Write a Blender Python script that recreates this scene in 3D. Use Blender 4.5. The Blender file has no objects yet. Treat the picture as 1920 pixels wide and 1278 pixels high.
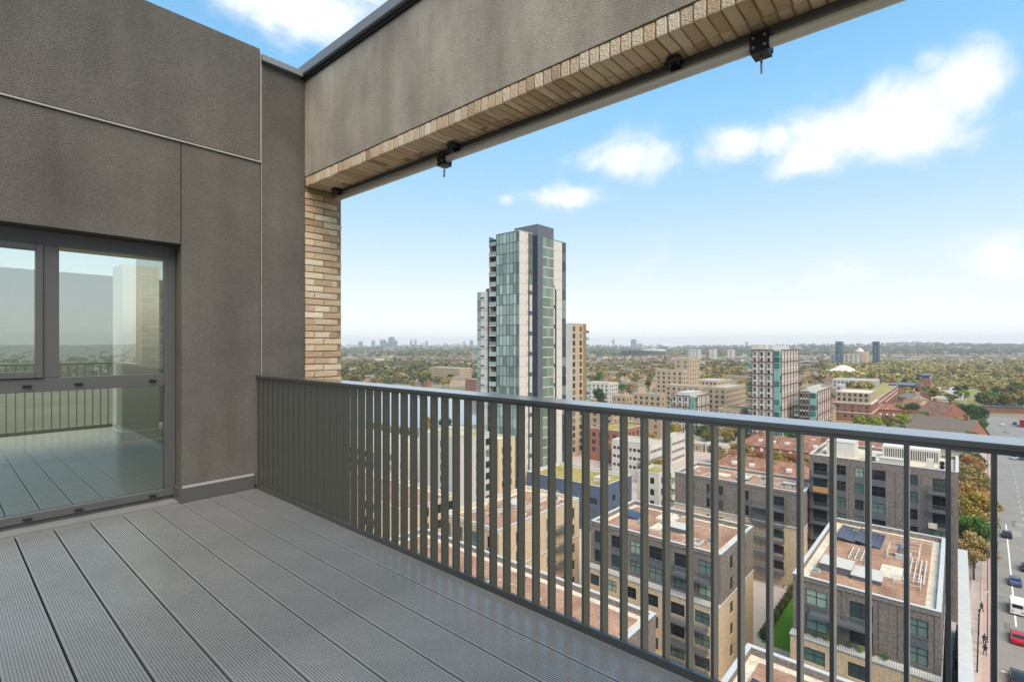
import bpy, bmesh, math, random
import numpy as np
from mathutils import Vector, Matrix
random.seed(7); rng = np.random.default_rng(7)
scene = bpy.context.scene
COL = scene.collection
# ------------------------------------------------------------------ camera
H = 48.0                                    # eye height above the street
YAW = math.radians(41.2)                    # camera heading measured from +X (the street direction)
CA, SA, F = math.cos(YAW), math.sin(YAW), 953.0
cam_data = bpy.data.cameras.new('camera'); cam = bpy.data.objects.new('camera', cam_data); COL.objects.link(cam)
cam_data.sensor_width = 36.0; cam_data.lens = F/1920*36.0; cam_data.shift_y = 8/1920
cam_data.clip_start = 0.05; cam_data.clip_end = 40000
cam.location = (0, 0, H); cam.rotation_euler = (math.radians(90), 0, YAW-math.radians(90))
scene.camera = cam
# ------------------------------------------------------------------ light
SUN_AZ, SUN_EL = math.radians(240), math.radians(54)   # azimuth of the sun measured from +X, counter-clockwise
sd = bpy.data.lights.new('sun', 'SUN'); sd.energy = 2.4; sd.angle = math.radians(50); sd.color = (1.0, 0.86, 0.68)
sun = bpy.data.objects.new('sun', sd); COL.objects.link(sun)
sv = Vector((math.cos(SUN_AZ)*math.cos(SUN_EL), math.sin(SUN_AZ)*math.cos(SUN_EL), math.sin(SUN_EL)))
sun.rotation_euler = sv.to_track_quat('Z', 'Y').to_euler(); sun.location = (0, 0, 300)
vs = scene.view_settings
vs.view_transform = 'Standard'; vs.look = 'None'; vs.gamma = 1.0; vs.use_curve_mapping = False
vs.exposure = 1.12
# ------------------------------------------------------------------ world: daylight sky, haze towards the horizon, fair-weather clouds
world = bpy.data.worlds.new('World'); scene.world = world; world.use_nodes = True
wt = world.node_tree; wn = wt.nodes; wl = wt.links; wn.clear()
def WN(t, **k):
    n = wn.new(t)
    for a, b in k.items(): setattr(n, a, b)
    return n
def WM(op, a, b=None, c=None, clamp=False):
    n = wn.new('ShaderNodeMath'); n.operation = op; n.use_clamp = clamp
    for i, s in enumerate((a, b, c)):
        if s is None: continue
        if isinstance(s, (int, float)): n.inputs[i].default_value = s
        else: wl.new(s, n.inputs[i])
    return n.outputs[0]
tc = WN('ShaderNodeTexCoord'); sep = WN('ShaderNodeSeparateXYZ'); wl.new(tc.outputs['Generated'], sep.inputs[0])
sky = WN('ShaderNodeTexSky', sky_type='NISHITA', sun_disc=False, sun_elevation=SUN_EL, altitude=50, air_density=1.0, dust_density=0.6, ozone_density=1.6)
sky.sun_rotation = math.radians(90)-SUN_AZ
az = WM('ARCTAN2', sep.outputs[1], sep.outputs[0]); el = WM('ARCSINE', sep.outputs[2])
mp = WN('ShaderNodeMapping'); mp.inputs['Scale'].default_value = (1, 1, 1.35); wl.new(tc.outputs['Generated'], mp.inputs[0])
nz = WN('ShaderNodeTexNoise'); nz.inputs['Scale'].default_value = 8; nz.inputs['Detail'].default_value = 12; nz.inputs['Roughness'].default_value = 0.6; nz.inputs['Distortion'].default_value = 0.25
wl.new(mp.outputs[0], nz.inputs['Vector'])
nz2 = WN('ShaderNodeTexNoise'); nz2.inputs['Scale'].default_value = 3.2; nz2.inputs['Detail'].default_value = 5; wl.new(mp.outputs[0], nz2.inputs['Vector'])
def px_dir(u, v):
    t = (u-960)/F; e = math.atan2((647-v)/F, math.sqrt(1+t*t))
    return YAW-math.atan(t), e
clouds = [(1800,160,90,70,1),(1745,115,40,36,.8),(1700,215,130,75,1),(1560,255,130,65,1),(1520,300,90,34,.9),(1640,290,110,30,.6),(1375,268,70,38,.9),(1460,262,60,40,.8),(1200,285,85,42,.8),(1130,300,60,24,.55),
          (1060,367,75,20,.75),(950,376,18,12,.5),(880,483,45,13,.3),(560,15,190,55,1.0),(430,-40,200,60,.9),(700,-10,100,40,.7),(960,320,30,14,.25),(1780,510,520,60,.42),(1460,505,380,40,.36),(1250,440,120,14,.25)]
field = None
for (u, v, ru, rv, k) in clouds:
    a0, e0 = px_dir(u, v); a1, _ = px_dir(u+ru, v); _, e1 = px_dir(u, v-rv)
    dx = WM('DIVIDE', WM('SUBTRACT', az, a0), abs(a1-a0)); dy = WM('DIVIDE', WM('SUBTRACT', el, e0), abs(e1-e0))
    r2 = WM('ADD', WM('MULTIPLY', dx, dx), WM('MULTIPLY', dy, dy))
    g = WM('MULTIPLY', WM('POWER', 2.718, WM('MULTIPLY', r2, -0.55)), k)
    field = g if field is None else WM('MAXIMUM', field, g)
gen = WM('MULTIPLY', WM('SUBTRACT', nz2.outputs[0], 0.56, clamp=True), 1.2)        # scattered cloud over the rest of the sky
field = WM('ADD', field, gen)
cl = WM('ADD', field, WM('MULTIPLY', WM('SUBTRACT', nz.outputs[0], 0.5), 1.7))
mr = WN('ShaderNodeMapRange', interpolation_type='SMOOTHSTEP'); mr.inputs[1].default_value = 0.22; mr.inputs[2].default_value = 0.90
wl.new(cl, mr.inputs[0])
hz = WM('POWER', 2.718, WM('MULTIPLY', WM('POWER', WM('MAXIMUM', el, 0.0), 1.25), -6.8))   # thin high haze thickening to the horizon
hz = WM('MULTIPLY', hz, 0.96)
mix1 = WN('ShaderNodeMix', data_type='RGBA'); mix2 = WN('ShaderNodeMix', data_type='RGBA')
tint = WN('ShaderNodeMix', data_type='RGBA', blend_type='MULTIPLY'); tint.inputs[0].default_value = 1
wl.new(sky.outputs[0], tint.inputs[6]); tint.inputs[7].default_value = (0.80, 1.0, 1.32, 1)
sps = WN('ShaderNodeSeparateColor'); cmb = WN('ShaderNodeCombineColor'); wl.new(tint.outputs[2], sps.inputs[0])
wl.new(sps.outputs[0], cmb.inputs[0]); wl.new(sps.outputs[2], cmb.inputs[2]); wl.new(WM('ADD', WM('MULTIPLY', sps.outputs[2], 0.47), WM('MULTIPLY', sps.outputs[0], 0.54)), cmb.inputs[1])
wl.new(hz, mix1.inputs[0]); vsc = WN('ShaderNodeVectorMath', operation='SCALE'); wl.new(cmb.outputs[0], vsc.inputs[0]); wl.new(WM('MINIMUM', 1.0, WM('DIVIDE', 4.75, sps.outputs[2])), vsc.inputs[3]); wl.new(vsc.outputs[0], mix1.inputs[6]); mix1.inputs[7].default_value = (5.6, 5.65, 5.7, 1)
wl.new(mr.outputs[0], mix2.inputs[0]); wl.new(mix1.outputs[2], mix2.inputs[6]); ccol = WN('ShaderNodeMix', data_type='RGBA'); wl.new(WM('MULTIPLY', WM('SUBTRACT', 1.15, cl), 1.3, clamp=True), ccol.inputs[0]); ccol.inputs[6].default_value = (5.9, 5.9, 5.85, 1); ccol.inputs[7].default_value = (3.9, 4.35, 4.9, 1); wl.new(ccol.outputs[2], mix2.inputs[7])
bg = WN('ShaderNodeBackground'); bg.inputs[1].default_value = 0.1
wo = WN('ShaderNodeOutputWorld'); wl.new(mix2.outputs[2], bg.inputs[0]); wl.new(bg.outputs[0], wo.inputs[0])
cy = scene.cycles
cy.use_denoising = True; cy.max_bounces = 6; cy.diffuse_bounces = 3; cy.glossy_bounces = 3; cy.transmission_bounces = 4; cy.transparent_max_bounces = 8; cy.volume_bounces = 0
cy.sample_clamp_indirect = 4.0; cy.caustics_reflective = False; cy.caustics_refractive = False

# ------------------------------------------------------------------ helpers
def hit(u, v, z):
    """point of the photograph's ray (u, v) at height z above the street"""
    d = (H-z)*F/(v-647); xr = (u-960)/F*d
    return d*CA+xr*SA, d*SA-xr*CA
def xy(u, d):
    xr = (u-960)/F*d
    return d*CA+xr*SA, d*SA-xr*CA
def y_at(u, x):
    t = (u-960)/F; return x*(SA-t*CA)/(CA+t*SA)
def x_at(u, y):
    t = (u-960)/F; return y*(CA+t*SA)/(SA-t*CA)
def S(r, g, b, k=1.0):
    f = lambda c: ((c/255)/12.92 if c <= 10 else (((c/255)+.055)/1.055)**2.4)*k
    return (f(r), f(g), f(b))
MATS = {}  # by name
def mat(name, col, rough=0.7, var=0.12, scale=2.0, bump=0.0, bscale=None, rand=0.0, metallic=0.0, spec=0.4, detail=6.0, col2=None, stretch=(1,1,1), speck=0.0, sscale=150, streak=0.0, hues=None):
    if name in MATS: return MATS[name]
    m = bpy.data.materials.new(name); m.use_nodes = True; MATS[name] = m
    nt = m.node_tree; n = nt.nodes; l = nt.links; p = n['Principled BSDF']
    p.inputs['Roughness'].default_value = rough; p.inputs['Metallic'].default_value = metallic
    p.inputs['Specular IOR Level'].default_value = spec
    t = n.new('ShaderNodeTexCoord'); mpn = n.new('ShaderNodeMapping'); mpn.inputs['Scale'].default_value = stretch
    l.new(t.outputs['Object'], mpn.inputs[0])
    z = n.new('ShaderNodeTexNoise'); z.inputs['Scale'].default_value = scale; z.inputs['Detail'].default_value = detail; z.inputs['Roughness'].default_value = .6
    l.new(mpn.outputs[0], z.inputs['Vector'])
    r = n.new('ShaderNodeMapRange'); r.inputs[1].default_value = .3; r.inputs[2].default_value = .7; l.new(z.outputs[0], r.inputs[0])
    mx = n.new('ShaderNodeMix'); mx.data_type = 'RGBA'; l.new(r.outputs[0], mx.inputs[0])
    mx.inputs[6].default_value = (*[c*(1-var) for c in col], 1)
    mx.inputs[7].default_value = (*(col2 if col2 else [min(1, c*(1+var)) for c in col]), 1)
    out = mx.outputs[2]
    if rand:
        oi = n.new('ShaderNodeObjectInfo'); rr = n.new('ShaderNodeMapRange'); rr.inputs[3].default_value = 1-rand; rr.inputs[4].default_value = 1+rand
        l.new(oi.outputs['Random'], rr.inputs[0])
        hs = n.new('ShaderNodeHueSaturation'); l.new(rr.outputs[0], hs.inputs['Value']); l.new(out, hs.inputs['Color']); out = hs.outputs[0]
    if hues:
        oh = n.new('ShaderNodeObjectInfo'); ch = n.new('ShaderNodeValToRGB'); eh = ch.color_ramp.elements
        while len(eh) < len(hues): eh.new(.5)
        for i_, c_ in enumerate(hues): eh[i_].position = i_/(len(hues)-1); eh[i_].color = (*c_, 1)
        l.new(oh.outputs['Random'], ch.inputs[0]); mh = n.new('ShaderNodeMix'); mh.data_type = 'RGBA'; mh.inputs[0].default_value = .75; l.new(out, mh.inputs[6]); l.new(ch.outputs[0], mh.inputs[7]); out = mh.outputs[2]
    if streak:
        m4 = n.new('ShaderNodeMapping'); m4.inputs['Scale'].default_value = (5, 5, .45); l.new(t.outputs['Object'], m4.inputs[0]); z4 = n.new('ShaderNodeTexNoise'); z4.inputs['Scale'].default_value = 1.0; z4.inputs['Detail'].default_value = 7; l.new(m4.outputs[0], z4.inputs['Vector'])
        r4 = n.new('ShaderNodeMapRange'); r4.inputs[1].default_value = .3; r4.inputs[2].default_value = .7; r4.inputs[3].default_value = 1-streak; r4.inputs[4].default_value = 1+streak; l.new(z4.outputs[0], r4.inputs[0])
        h4 = n.new('ShaderNodeHueSaturation'); l.new(r4.outputs[0], h4.inputs['Value']); l.new(out, h4.inputs['Color']); out = h4.outputs[0]
    if speck:
        z3 = n.new('ShaderNodeTexNoise'); z3.inputs['Scale'].default_value = sscale; z3.inputs['Detail'].default_value = 2; l.new(t.outputs['Object'], z3.inputs['Vector'])
        r3 = n.new('ShaderNodeMapRange'); r3.inputs[1].default_value = .35; r3.inputs[2].default_value = .65; r3.inputs[3].default_value = 1-speck; r3.inputs[4].default_value = 1+speck; l.new(z3.outputs[0], r3.inputs[0])
        h3 = n.new('ShaderNodeHueSaturation'); l.new(r3.outputs[0], h3.inputs['Value']); l.new(out, h3.inputs['Color']); out = h3.outputs[0]
    l.new(out, p.inputs['Base Color'])
    if bump:
        z2 = n.new('ShaderNodeTexNoise'); z2.inputs['Scale'].default_value = bscale or scale*8; z2.inputs['Detail'].default_value = 4
        l.new(t.outputs['Object'], z2.inputs['Vector'])
        b = n.new('ShaderNodeBump'); b.inputs['Strength'].default_value = bump; b.inputs['Distance'].default_value = .02
        l.new(z2.outputs[0], b.inputs['Height']); l.new(b.outputs[0], p.inputs['Normal'])
    return m
def glassmat(name, cols, rough=0.06, spec=0.6):
    """opaque far window glass: what is behind the pane (blinds, curtains, dark rooms) differs from pane to pane"""
    if name in MATS: return MATS[name]
    m = bpy.data.materials.new(name); m.use_nodes = True; MATS[name] = m
    n = m.node_tree.nodes; l = m.node_tree.links; p = n['Principled BSDF']
    oi = n.new('ShaderNodeObjectInfo'); cr = n.new('ShaderNodeValToRGB'); cr.color_ramp.interpolation = 'CONSTANT'
    el_ = cr.color_ramp.elements
    while len(el_) < len(cols): el_.new(0.5)
    for i, c in enumerate(cols): el_[i].position = i/len(cols); el_[i].color = (*c, 1)
    l.new(oi.outputs['Random'], cr.inputs[0]); l.new(cr.outputs[0], p.inputs['Base Color'])
    p.inputs['Roughness'].default_value = rough; p.inputs['Specular IOR Level'].default_value = spec
    return m

class MB:
    def __init__(s): s.v = []; s.f = []; s.m = []
    def quad(s, a, b, c, d, m=0):
        i = len(s.v); s.v += [a, b, c, d]; s.f.append((i, i+1, i+2, i+3)); s.m.append(m)
    def poly(s, pts, m=0):
        i = len(s.v); s.v += list(pts); s.f.append(tuple(range(i, i+len(pts)))); s.m.append(m)
    def box(s, x0, x1, y0, y1, z0, z1, m=0, skip=''):
        i = len(s.v)
        s.v += [(x0,y0,z0),(x1,y0,z0),(x1,y1,z0),(x0,y1,z0),(x0,y0,z1),(x1,y0,z1),(x1,y1,z1),(x0,y1,z1)]
        for k, q in (('b',(0,3,2,1)),('t',(4,5,6,7)),('s',(0,1,5,4)),('e',(1,2,6,5)),('n',(2,3,7,6)),('w',(3,0,4,7))):
            if k in skip: continue
            s.f.append(tuple(i+j for j in q)); s.m.append(m)
    def cyl(s, p0, p1, r0, r1=None, n=8, m=0, caps=True):
        r1 = r0 if r1 is None else r1
        p0 = Vector(p0); p1 = Vector(p1); ax = (p1-p0).normalized()
        u = ax.orthogonal().normalized(); w = ax.cross(u); i = len(s.v)
        for k in range(n):
            a = 2*math.pi*k/n; dv = u*math.cos(a)+w*math.sin(a)
            s.v.append(tuple(p0+dv*r0)); s.v.append(tuple(p1+dv*r1))
        for k in range(n):
            a, b = i+2*k, i+2*((k+1) % n); s.f.append((a, b, b+1, a+1)); s.m.append(m)
        if caps:
            s.f.append(tuple(i+2*k for k in range(n))[::-1]); s.m.append(m); s.f.append(tuple(i+2*k+1 for k in range(n))); s.m.append(m)
    def mesh(s, name, mats, off=(0,0,0), smooth=False):
        me = bpy.data.meshes.new(name)
        vv = [(a-off[0], b-off[1], c-off[2]) for a, b, c in s.v] if any(off) else s.v
        me.from_pydata(vv, [], s.f)
        mats = mats if isinstance(mats, (list, tuple)) else [mats]
        for m_ in mats: me.materials.append(m_)
        if any(s.m): me.polygons.foreach_set('material_index', s.m)
        if smooth: me.polygons.foreach_set('use_smooth', [True]*len(s.f))
        me.update(); return me
    def build(s, name, mats, parent=None, smooth=False, local=False):
        off = tuple(parent.matrix_world.translation) if (parent and not local) else (0,0,0)
        if parent and not local:
            off = wloc(parent)
        return place(name, s.mesh(name, mats, off, smooth), parent)
def wloc(o):
    x = Vector(o.location)
    while o.parent: o = o.parent; x += Vector(o.location)
    return tuple(x)
def place(name, me, parent=None, loc=(0,0,0), rz=0.0):
    o = bpy.data.objects.new(name, me); COL.objects.link(o); o.location = loc
    if rz: o.rotation_euler = (0, 0, rz)
    if parent: o.parent = parent
    return o
def tag(o, label=None, cat=None, group=None, kind=None):
    if label: o['label'] = label
    if cat: o['category'] = cat
    if group: o['group'] = group
    if kind: o['kind'] = kind
    return o
def thing(name, label, cat, loc, group=None, rz=0.0):
    o = bpy.data.objects.new(name, None); COL.objects.link(o); o.location = loc; o.rotation_euler = (0, 0, rz); o.empty_display_size = .5
    return tag(o, label, cat, group)
def copy_tree(o, parent=None):
    c = o.copy(); COL.objects.link(c); c.parent = parent
    for ch in o.children: copy_tree(ch, c)
    return c

# ------------------------------------------------------------------ materials
M = {}
M['render']   = mat('dark_render', S(101,97,92), .93, .2, 1.1, .6, 160, spec=.2, speck=.22, sscale=120, streak=.1)
M['render_l'] = mat('beam_render', S(166,155,140), .93, .3, 1.6, .5, 160, spec=.2, stretch=(1,1,.7), speck=.14, sscale=120, streak=.14)
M['alu']      = mat('grey_powder_coat', S(84,84,84), .38, .04, 4, spec=.5)
M['alu_l']    = mat('grey_flashing', S(122,124,126), .45, .06, 4, spec=.5)
M['bead']     = mat('pale_bead', S(160,158,154), .6, .15, 9)
M['deck']     = mat('grooved_deck', S(126,127,127), .2, .14, 1.3, rand=.07, spec=1.0, speck=.06, sscale=60)
M['black']    = mat('black_metal', S(22,23,26), .35, .1, 6)
M['dark']     = mat('dark_void', S(24,24,24), .9, .1, 2)
M['rail']     = mat('railing_paint', S(66,65,62), .26, .06, 4, spec=1.0)
M['mortar']   = mat('mortar', S(150,132,104), .95, .15, 20)
M['brick']    = mat('buff_brick', S(192,164,128), .9, .25, 18, .7, 70, rand=.1, col2=S(224,206,178), hues=[S(212,190,156), S(182,152,120), S(224,206,178), S(160,128,104), S(208,180,152), S(230,216,194), S(196,168,136), S(214,196,170)])
M['tube']     = mat('grey_tube', S(208,205,198), .35, .06, 3, spec=.7)
M['steel']    = mat('steel', S(175,175,175), .3, .05, 5, metallic=.9)
M['white']    = mat('white_paint', S(232,230,224), .6, .04, 2)
M['room'] = mat('room_wall_paint', S(112,118,114), .8, .04, 2)
M['floor_in'] = mat('pale_floor', S(190,186,172), .4, .08, 3, stretch=(1,6,1))
M['rail'].node_tree.nodes['Principled BSDF'].inputs['Coat Weight'].default_value = .8; M['rail'].node_tree.nodes['Principled BSDF'].inputs['Coat Roughness'].default_value = .2
# city
M['dbrick']   = mat('grey_brick', S(126,116,108), .92, .3, 5, rand=.03, detail=10, stretch=(1,1,3), speck=.22, sscale=3.2, streak=.1)
M['cbrick']   = mat('cream_brick', S(202,180,150), .92, .18, 5, rand=.03, detail=10, stretch=(1,1,3), speck=.12, sscale=3.2, streak=.09)
M['tbrick']   = mat('tan_brick', S(182,160,134), .92, .16, 3, rand=.05, detail=8)
M['rbrick']   = mat('red_brick', S(150,102,84), .92, .16, 3, rand=.05, detail=8)
M['coping']   = mat('pale_coping', S(188,188,186), .55, .08, 1.5)
M['roofred']  = mat('terracotta_roof_gravel', S(148,110,90), .95, .26, .28, detail=14, col2=S(178,142,118), speck=.16, sscale=2.5)
M['gravel']   = mat('pale_gravel', S(206,194,174), .95, .2, .7, detail=10, speck=.15, sscale=4)
M['sedum']    = mat('sedum_roof', S(132,132,66), .95, .3, .5, detail=12, col2=S(178,160,100))
M['roofgrey'] = mat('grey_roof_felt', S(176,170,158), .9, .12, .6)
M['frame']    = mat('dark_window_frame', S(58,62,68), .5, .05, 3)
M['framew']   = mat('white_window_frame', S(225,222,214), .6, .05, 3)
M['slate']    = mat('slate_panel', S(98,101,106), .5, .08, 1)
M['bluep']    = mat('blue_panel', S(84,98,118), .5, .06, 1)
M['navy']     = mat('navy_panel', S(46,60,78), .35, .06, 1)
M['whitep']   = mat('white_cladding', S(208,201,191), .6, .09, .35, streak=.06)
M['brownf']   = mat('brown_frame', S(104,66,50), .6, .08, 2)
M['ochre']    = mat('ochre_cladding', S(148,118,72), .6, .1, .6)
M['concrete'] = mat('concrete_slab', S(188,184,176), .8, .08, 2)
M['g_near']   = glassmat('window_glass', [S(34,44,46), S(52,70,68), S(86,112,104), S(42,50,54), S(150,172,156), S(60,78,76), S(28,34,38), S(110,132,122)])
M['g_tower']  = glassmat('curtain_glass', [S(140,162,154), S(126,148,140), S(160,182,172), S(134,156,148), S(104,122,116), S(148,170,162), S(138,158,152), S(120,142,134)], .05, .8)
M['g_green']  = glassmat('green_glass', [S(112,128,110), S(126,142,122), S(100,116,100)], .08, .7)
M['g_far']    = glassmat('far_glass', [S(60,68,72), S(84,94,94), S(44,50,56), S(120,132,126)], .12, .5)
M['g_teal']   = glassmat('teal_glass', [S(70,120,116), S(108,160,150), S(50,96,98), S(130,176,166)], .08, .7)
M['balc']     = mat('balcony_bars', S(86,92,98), .5, .08, 3)
M['pv']       = mat('solar_cell', S(38,48,76), .2, .2, 6, spec=.7)
M['asphalt']  = mat('asphalt', S(134,130,125), .9, .13, .16, detail=14, speck=.06, sscale=2)
M['pave']     = mat('paving', S(178,164,154), .9, .1, .5, detail=10)
M['cycle']    = mat('cycle_lane', S(176,152,144), .9, .08, .4, detail=10)
M['mark']     = mat('road_paint', S(225,222,212), .7, .12, 3)
M['yellow']   = mat('yellow_paint', S(206,176,110), .8, .12, 3)
M['lawn']     = mat('lawn_grass', S(74,120,28), .95, .2, 3)
M['park']     = mat('park_grass', S(150,140,84), .95, .3, .03, detail=10, col2=S(128,136,70))
M['tile']     = mat('roof_tile', S(128,94,80), .92, .3, .5, rand=.14, detail=12, col2=S(158,116,96), speck=.18, sscale=1.6)
M['tile_b']   = mat('brown_roof', S(128,116,104), .92, .15, .8, rand=.18)
M['bark']     = mat('bark', S(84,70,56), .95, .25, 6)
M['tyre']     = mat('tyre', S(26,26,27), .85, .1, 6)
M['carglass'] = mat('car_glass', S(30,36,40), .1, .05, 2, spec=.8)
LEAF = {}
for nm, c, c2 in (('green',(70,108,46),(104,140,68)),('dark',(52,76,46),(80,100,62)),('olive',(108,106,50),(140,132,72)),('yellow',(166,142,58),(194,170,88)),
                  ('orange',(160,114,62),(184,142,86)),('russet',(140,86,58),(166,110,76)),('tan',(160,138,88),(182,160,106)),('lime',(132,146,44),(160,170,70))):
    LEAF[nm] = mat('leaves_'+nm, S(*c), .8, .3, 1.1, rand=.14, spec=.25, col2=S(*c2))

# ================================================================== THE TERRACE (heights relative to the eye)
def E(z): return H+z
DK = -1.48                                 # deck level
XR, YW = 2.23, 5.49                        # railing line, window wall plane
ZS, XB0, XB1 = 1.77, 2.755, 3.214          # beam soffit, beam inner/outer face
Y2 = -0.875                                # inner face of the return beam behind the viewer
tower = thing('apartment_tower', 'dark rendered top floor of the tower round the terrace, with buff brick pier and beam', 'building', (0, 8, 0))
# body below the terrace and behind the wall
b = MB(); b.box(-14, 2.36, -.4, 15, 0, E(DK)-.14, 0); b.build('lower_storeys', M['dbrick'], tower)
# rendered wall with the window opening; separate panels with open joints
WX0, WX1, WZ0, WZ1 = -2.6, 1.548, DK, .948
def panel(name, x0, x1, z0, z1, y0, y1, m): 
    k = MB(); k.box(x0, x1, y0, y1, E(z0), E(z1)); o = k.build(name, m, tower)
    bv = o.modifiers.new('bevel', 'BEVEL'); bv.width = .006; bv.segments = 2; return o
panel('render_panel', -4.2, 1.545, WZ1, 1.905, YW, YW+.26, M['render'])
panel('render_panel', 1.551, 2.272, DK, 1.905, YW, YW+.26, M['render'])
panel('render_panel', -4.2, 2.262, 1.925, 3.095, YW-.012, YW+.26, M['render'])
panel('render_panel', 2.288, XB0+.002, DK-.1, 2.965, YW+.004, YW+.26, M['render'])
panel('render_panel', -4.2, WX0, DK, WZ1-.002, YW, YW+.26, M['render'])
k = MB(); k.box(-4.2, 2.285, YW+.03, YW+.2, E(DK), E(1.93)); k.box(1.6, 2.75, YW+.05, YW+.2, E(DK), E(2.9))
k2 = MB(); k2.box(1.62, 2.74, YW+.04, YW+.21, E(DK), E(2.9)); k2.build('wall_core', M['dark'], tower)
k = MB(); k.box(-4.2, 2.266, YW-.016, YW+.03, E(1.907), E(1.9215)); k.build('stop_bead', M['bead'], tower)
k = MB(); k.box(2.265, 2.2725, YW-.013, YW+.03, E(1.907), E(3.06)); k.build('stop_bead', M['bead'], tower)
k = MB(); k.box(2.279, 2.285, YW-.004, YW+.03, E(DK), E(2.955)); k.build('stop_bead', M['bead'], tower)
k = MB(); k.box(2.27, XB0-.05, YW-.05, YW+.3, E(2.968), E(3.03)); k.build('coping', M['alu_l'], tower)
# skirting flashing
sk = MB(); sk.box(1.552, 2.2, YW-.022, YW-.002, E(DK+.004), E(DK+.135)); sk.quad((1.552, YW-.022, E(DK+.135)), (2.2, YW-.022, E(DK+.135)), (2.2, YW-.001, E(DK+.155)), (1.552, YW-.001, E(DK+.155)))
sk.box(1.528, 1.552, YW-.022, YW+.16, E(DK+.004), E(DK+.135)); sk.build('skirting', M['alu'], tower)
k = MB(); k.quad((1.552, YW-.0225, E(DK+.1355)), (2.2, YW-.0225, E(DK+.1355)), (2.2, YW-.002, E(DK+.156)), (1.552, YW-.002, E(DK+.156))); k.build('skirting_edge', M['alu_l'], tower)
# ---- window
WY = 5.68
win = bpy.data.objects.new('window', None); COL.objects.link(win); win.parent = tower; win.location = (0, WY-8, E(0))
def wb(name, x0, x1, z0, z1, y0, y1, m=None):
    q = MB(); q.box(x0, x1, WY+y0, WY+y1, E(z0), E(z1)); o = q.build(name, m or M['alu'], win); bv = o.modifiers.new('bevel','BEVEL'); bv.width=.003; bv.segments=1; return o
wb('frame', 1.46, 1.547, -1.43, .945, -.03, .05)
wb('frame', WX0, 1.459, .828, .945, -.03, .05)
wb('frame', WX0, 1.459, -1.43, -1.364, -.03, .05)
wb('transom', WX0, 1.459, -.381, -.269, -.028, .05)
wb('mullion', .605, .704, -.268, .827, -.029, .05)
for xa, xb, za, zb in ((.56,.604,-.267,.826),(-.9,-.856,-.267,.826)): wb('sash', xa, xb, za, zb, -.045, .03)
wb('sash', -.855, .559, -.267, -.215, -.045, .03); wb('sash', -.855, .559, .775, .826, -.045, .03)
wb('mullion', -1.0, -.901, -1.363, -.382, -.029, .05)
wb('mullion', -1.0, -.901, -.268, .827, -.029, .05)
for zz in (-.33, -1.40):
    for xx in (.48, .80, 1.33): wb('drain_cover', xx, xx+.055, zz-.006, zz+.008, -.052, -.03, M['black'])
gm = bpy.data.materials.new('clear_glass'); gm.use_nodes = True; MATS['clear'] = gm
n = gm.node_tree.nodes; l = gm.node_tree.links; n.clear()
tr = n.new('ShaderNodeBsdfTransparent'); tr.inputs[0].default_value = (.80, .88, .74, 1)
gl = n.new('ShaderNodeBsdfGlossy'); gl.inputs['Roughness'].default_value = 0.004; gl.inputs[0].default_value = (.86, .92, .88, 1)
lw = n.new('ShaderNodeLayerWeight'); lw.inputs[0].default_value = .35
mm = n.new('ShaderNodeMapRange'); mm.inputs[3].default_value = .38; mm.inputs[4].default_value = .95; l.new(lw.outputs['Fresnel'], mm.inputs[0])
ms = n.new('ShaderNodeMixShader'); l.new(mm.outputs[0], ms.inputs[0]); l.new(tr.outputs[0], ms.inputs[1]); l.new(gl.outputs[0], ms.inputs[2])
oo = n.new('ShaderNodeOutputMaterial'); l.new(ms.outputs[0], oo.inputs[0])
for x0, x1, z0, z1 in ((.704,1.46,-.269,.828),(-.856,.56,-.216,.776),(-.901,1.46,-1.364,-.381),(WX0,-1.0,-1.364,-.381),(WX0,-1.0,-.269,.828)):
    q = MB(); q.quad((x0-.004, WY+.005, E(z0-.004)), (x1+.004, WY+.005, E(z0-.004)), (x1+.004, WY+.005, E(z1+.004)), (x0-.004, WY+.005, E(z1+.004))); q.build('pane', gm, win)
k = MB(); k.box(WX0, 1.54, YW+.01, WY+.04, E(DK-.02), E(DK+.012)); k.build('threshold', M['alu_l'], tower)
k = MB(); k.box(WX0, 1.545, WY-.01, WY+.06, E(DK+.012), E(-1.431)); k.build('sill', M['alu'], tower)
# room behind the glass
k = MB(); k.box(-4, 3.1, 5.76, 11.5, E(-1.5), E(1.25), 0); room = k.build('room_wall', M['room'], tower)
k = MB(); k.box(-3.99, 3.09, 5.77, 11.4, E(-1.495), E(-1.46)); k.build('room_floor', M['floor_in'], tower)
# the room box is open towards the window; its top is removed for extra daylight
bm_ = bmesh.new(); bm_.from_mesh(room.data); bmesh.ops.delete(bm_, geom=[f for f in bm_.faces if f.normal.y < -.9 or f.normal.z > .9], context='FACES'); bm_.to_mesh(room.data); bm_.free()
k = MB(); k.box(-3.99, 3.09, 5.77, 8.6, E(1.2), E(1.245)); k.build('room_ceiling', M['white'], tower)  # stops short: the unseen opening beyond it is added to brighten the room
k = MB(); k.box(1.92, 2.4, 9.6, 10.2, E(-1.46), E(1.24)); k.build('room_column', M['white'], tower)
k = MB(); k.box(1.90, 2.42, 9.58, 10.22, E(-1.455), E(-1.33)); k.build('skirting', M['white'], tower)
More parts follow.
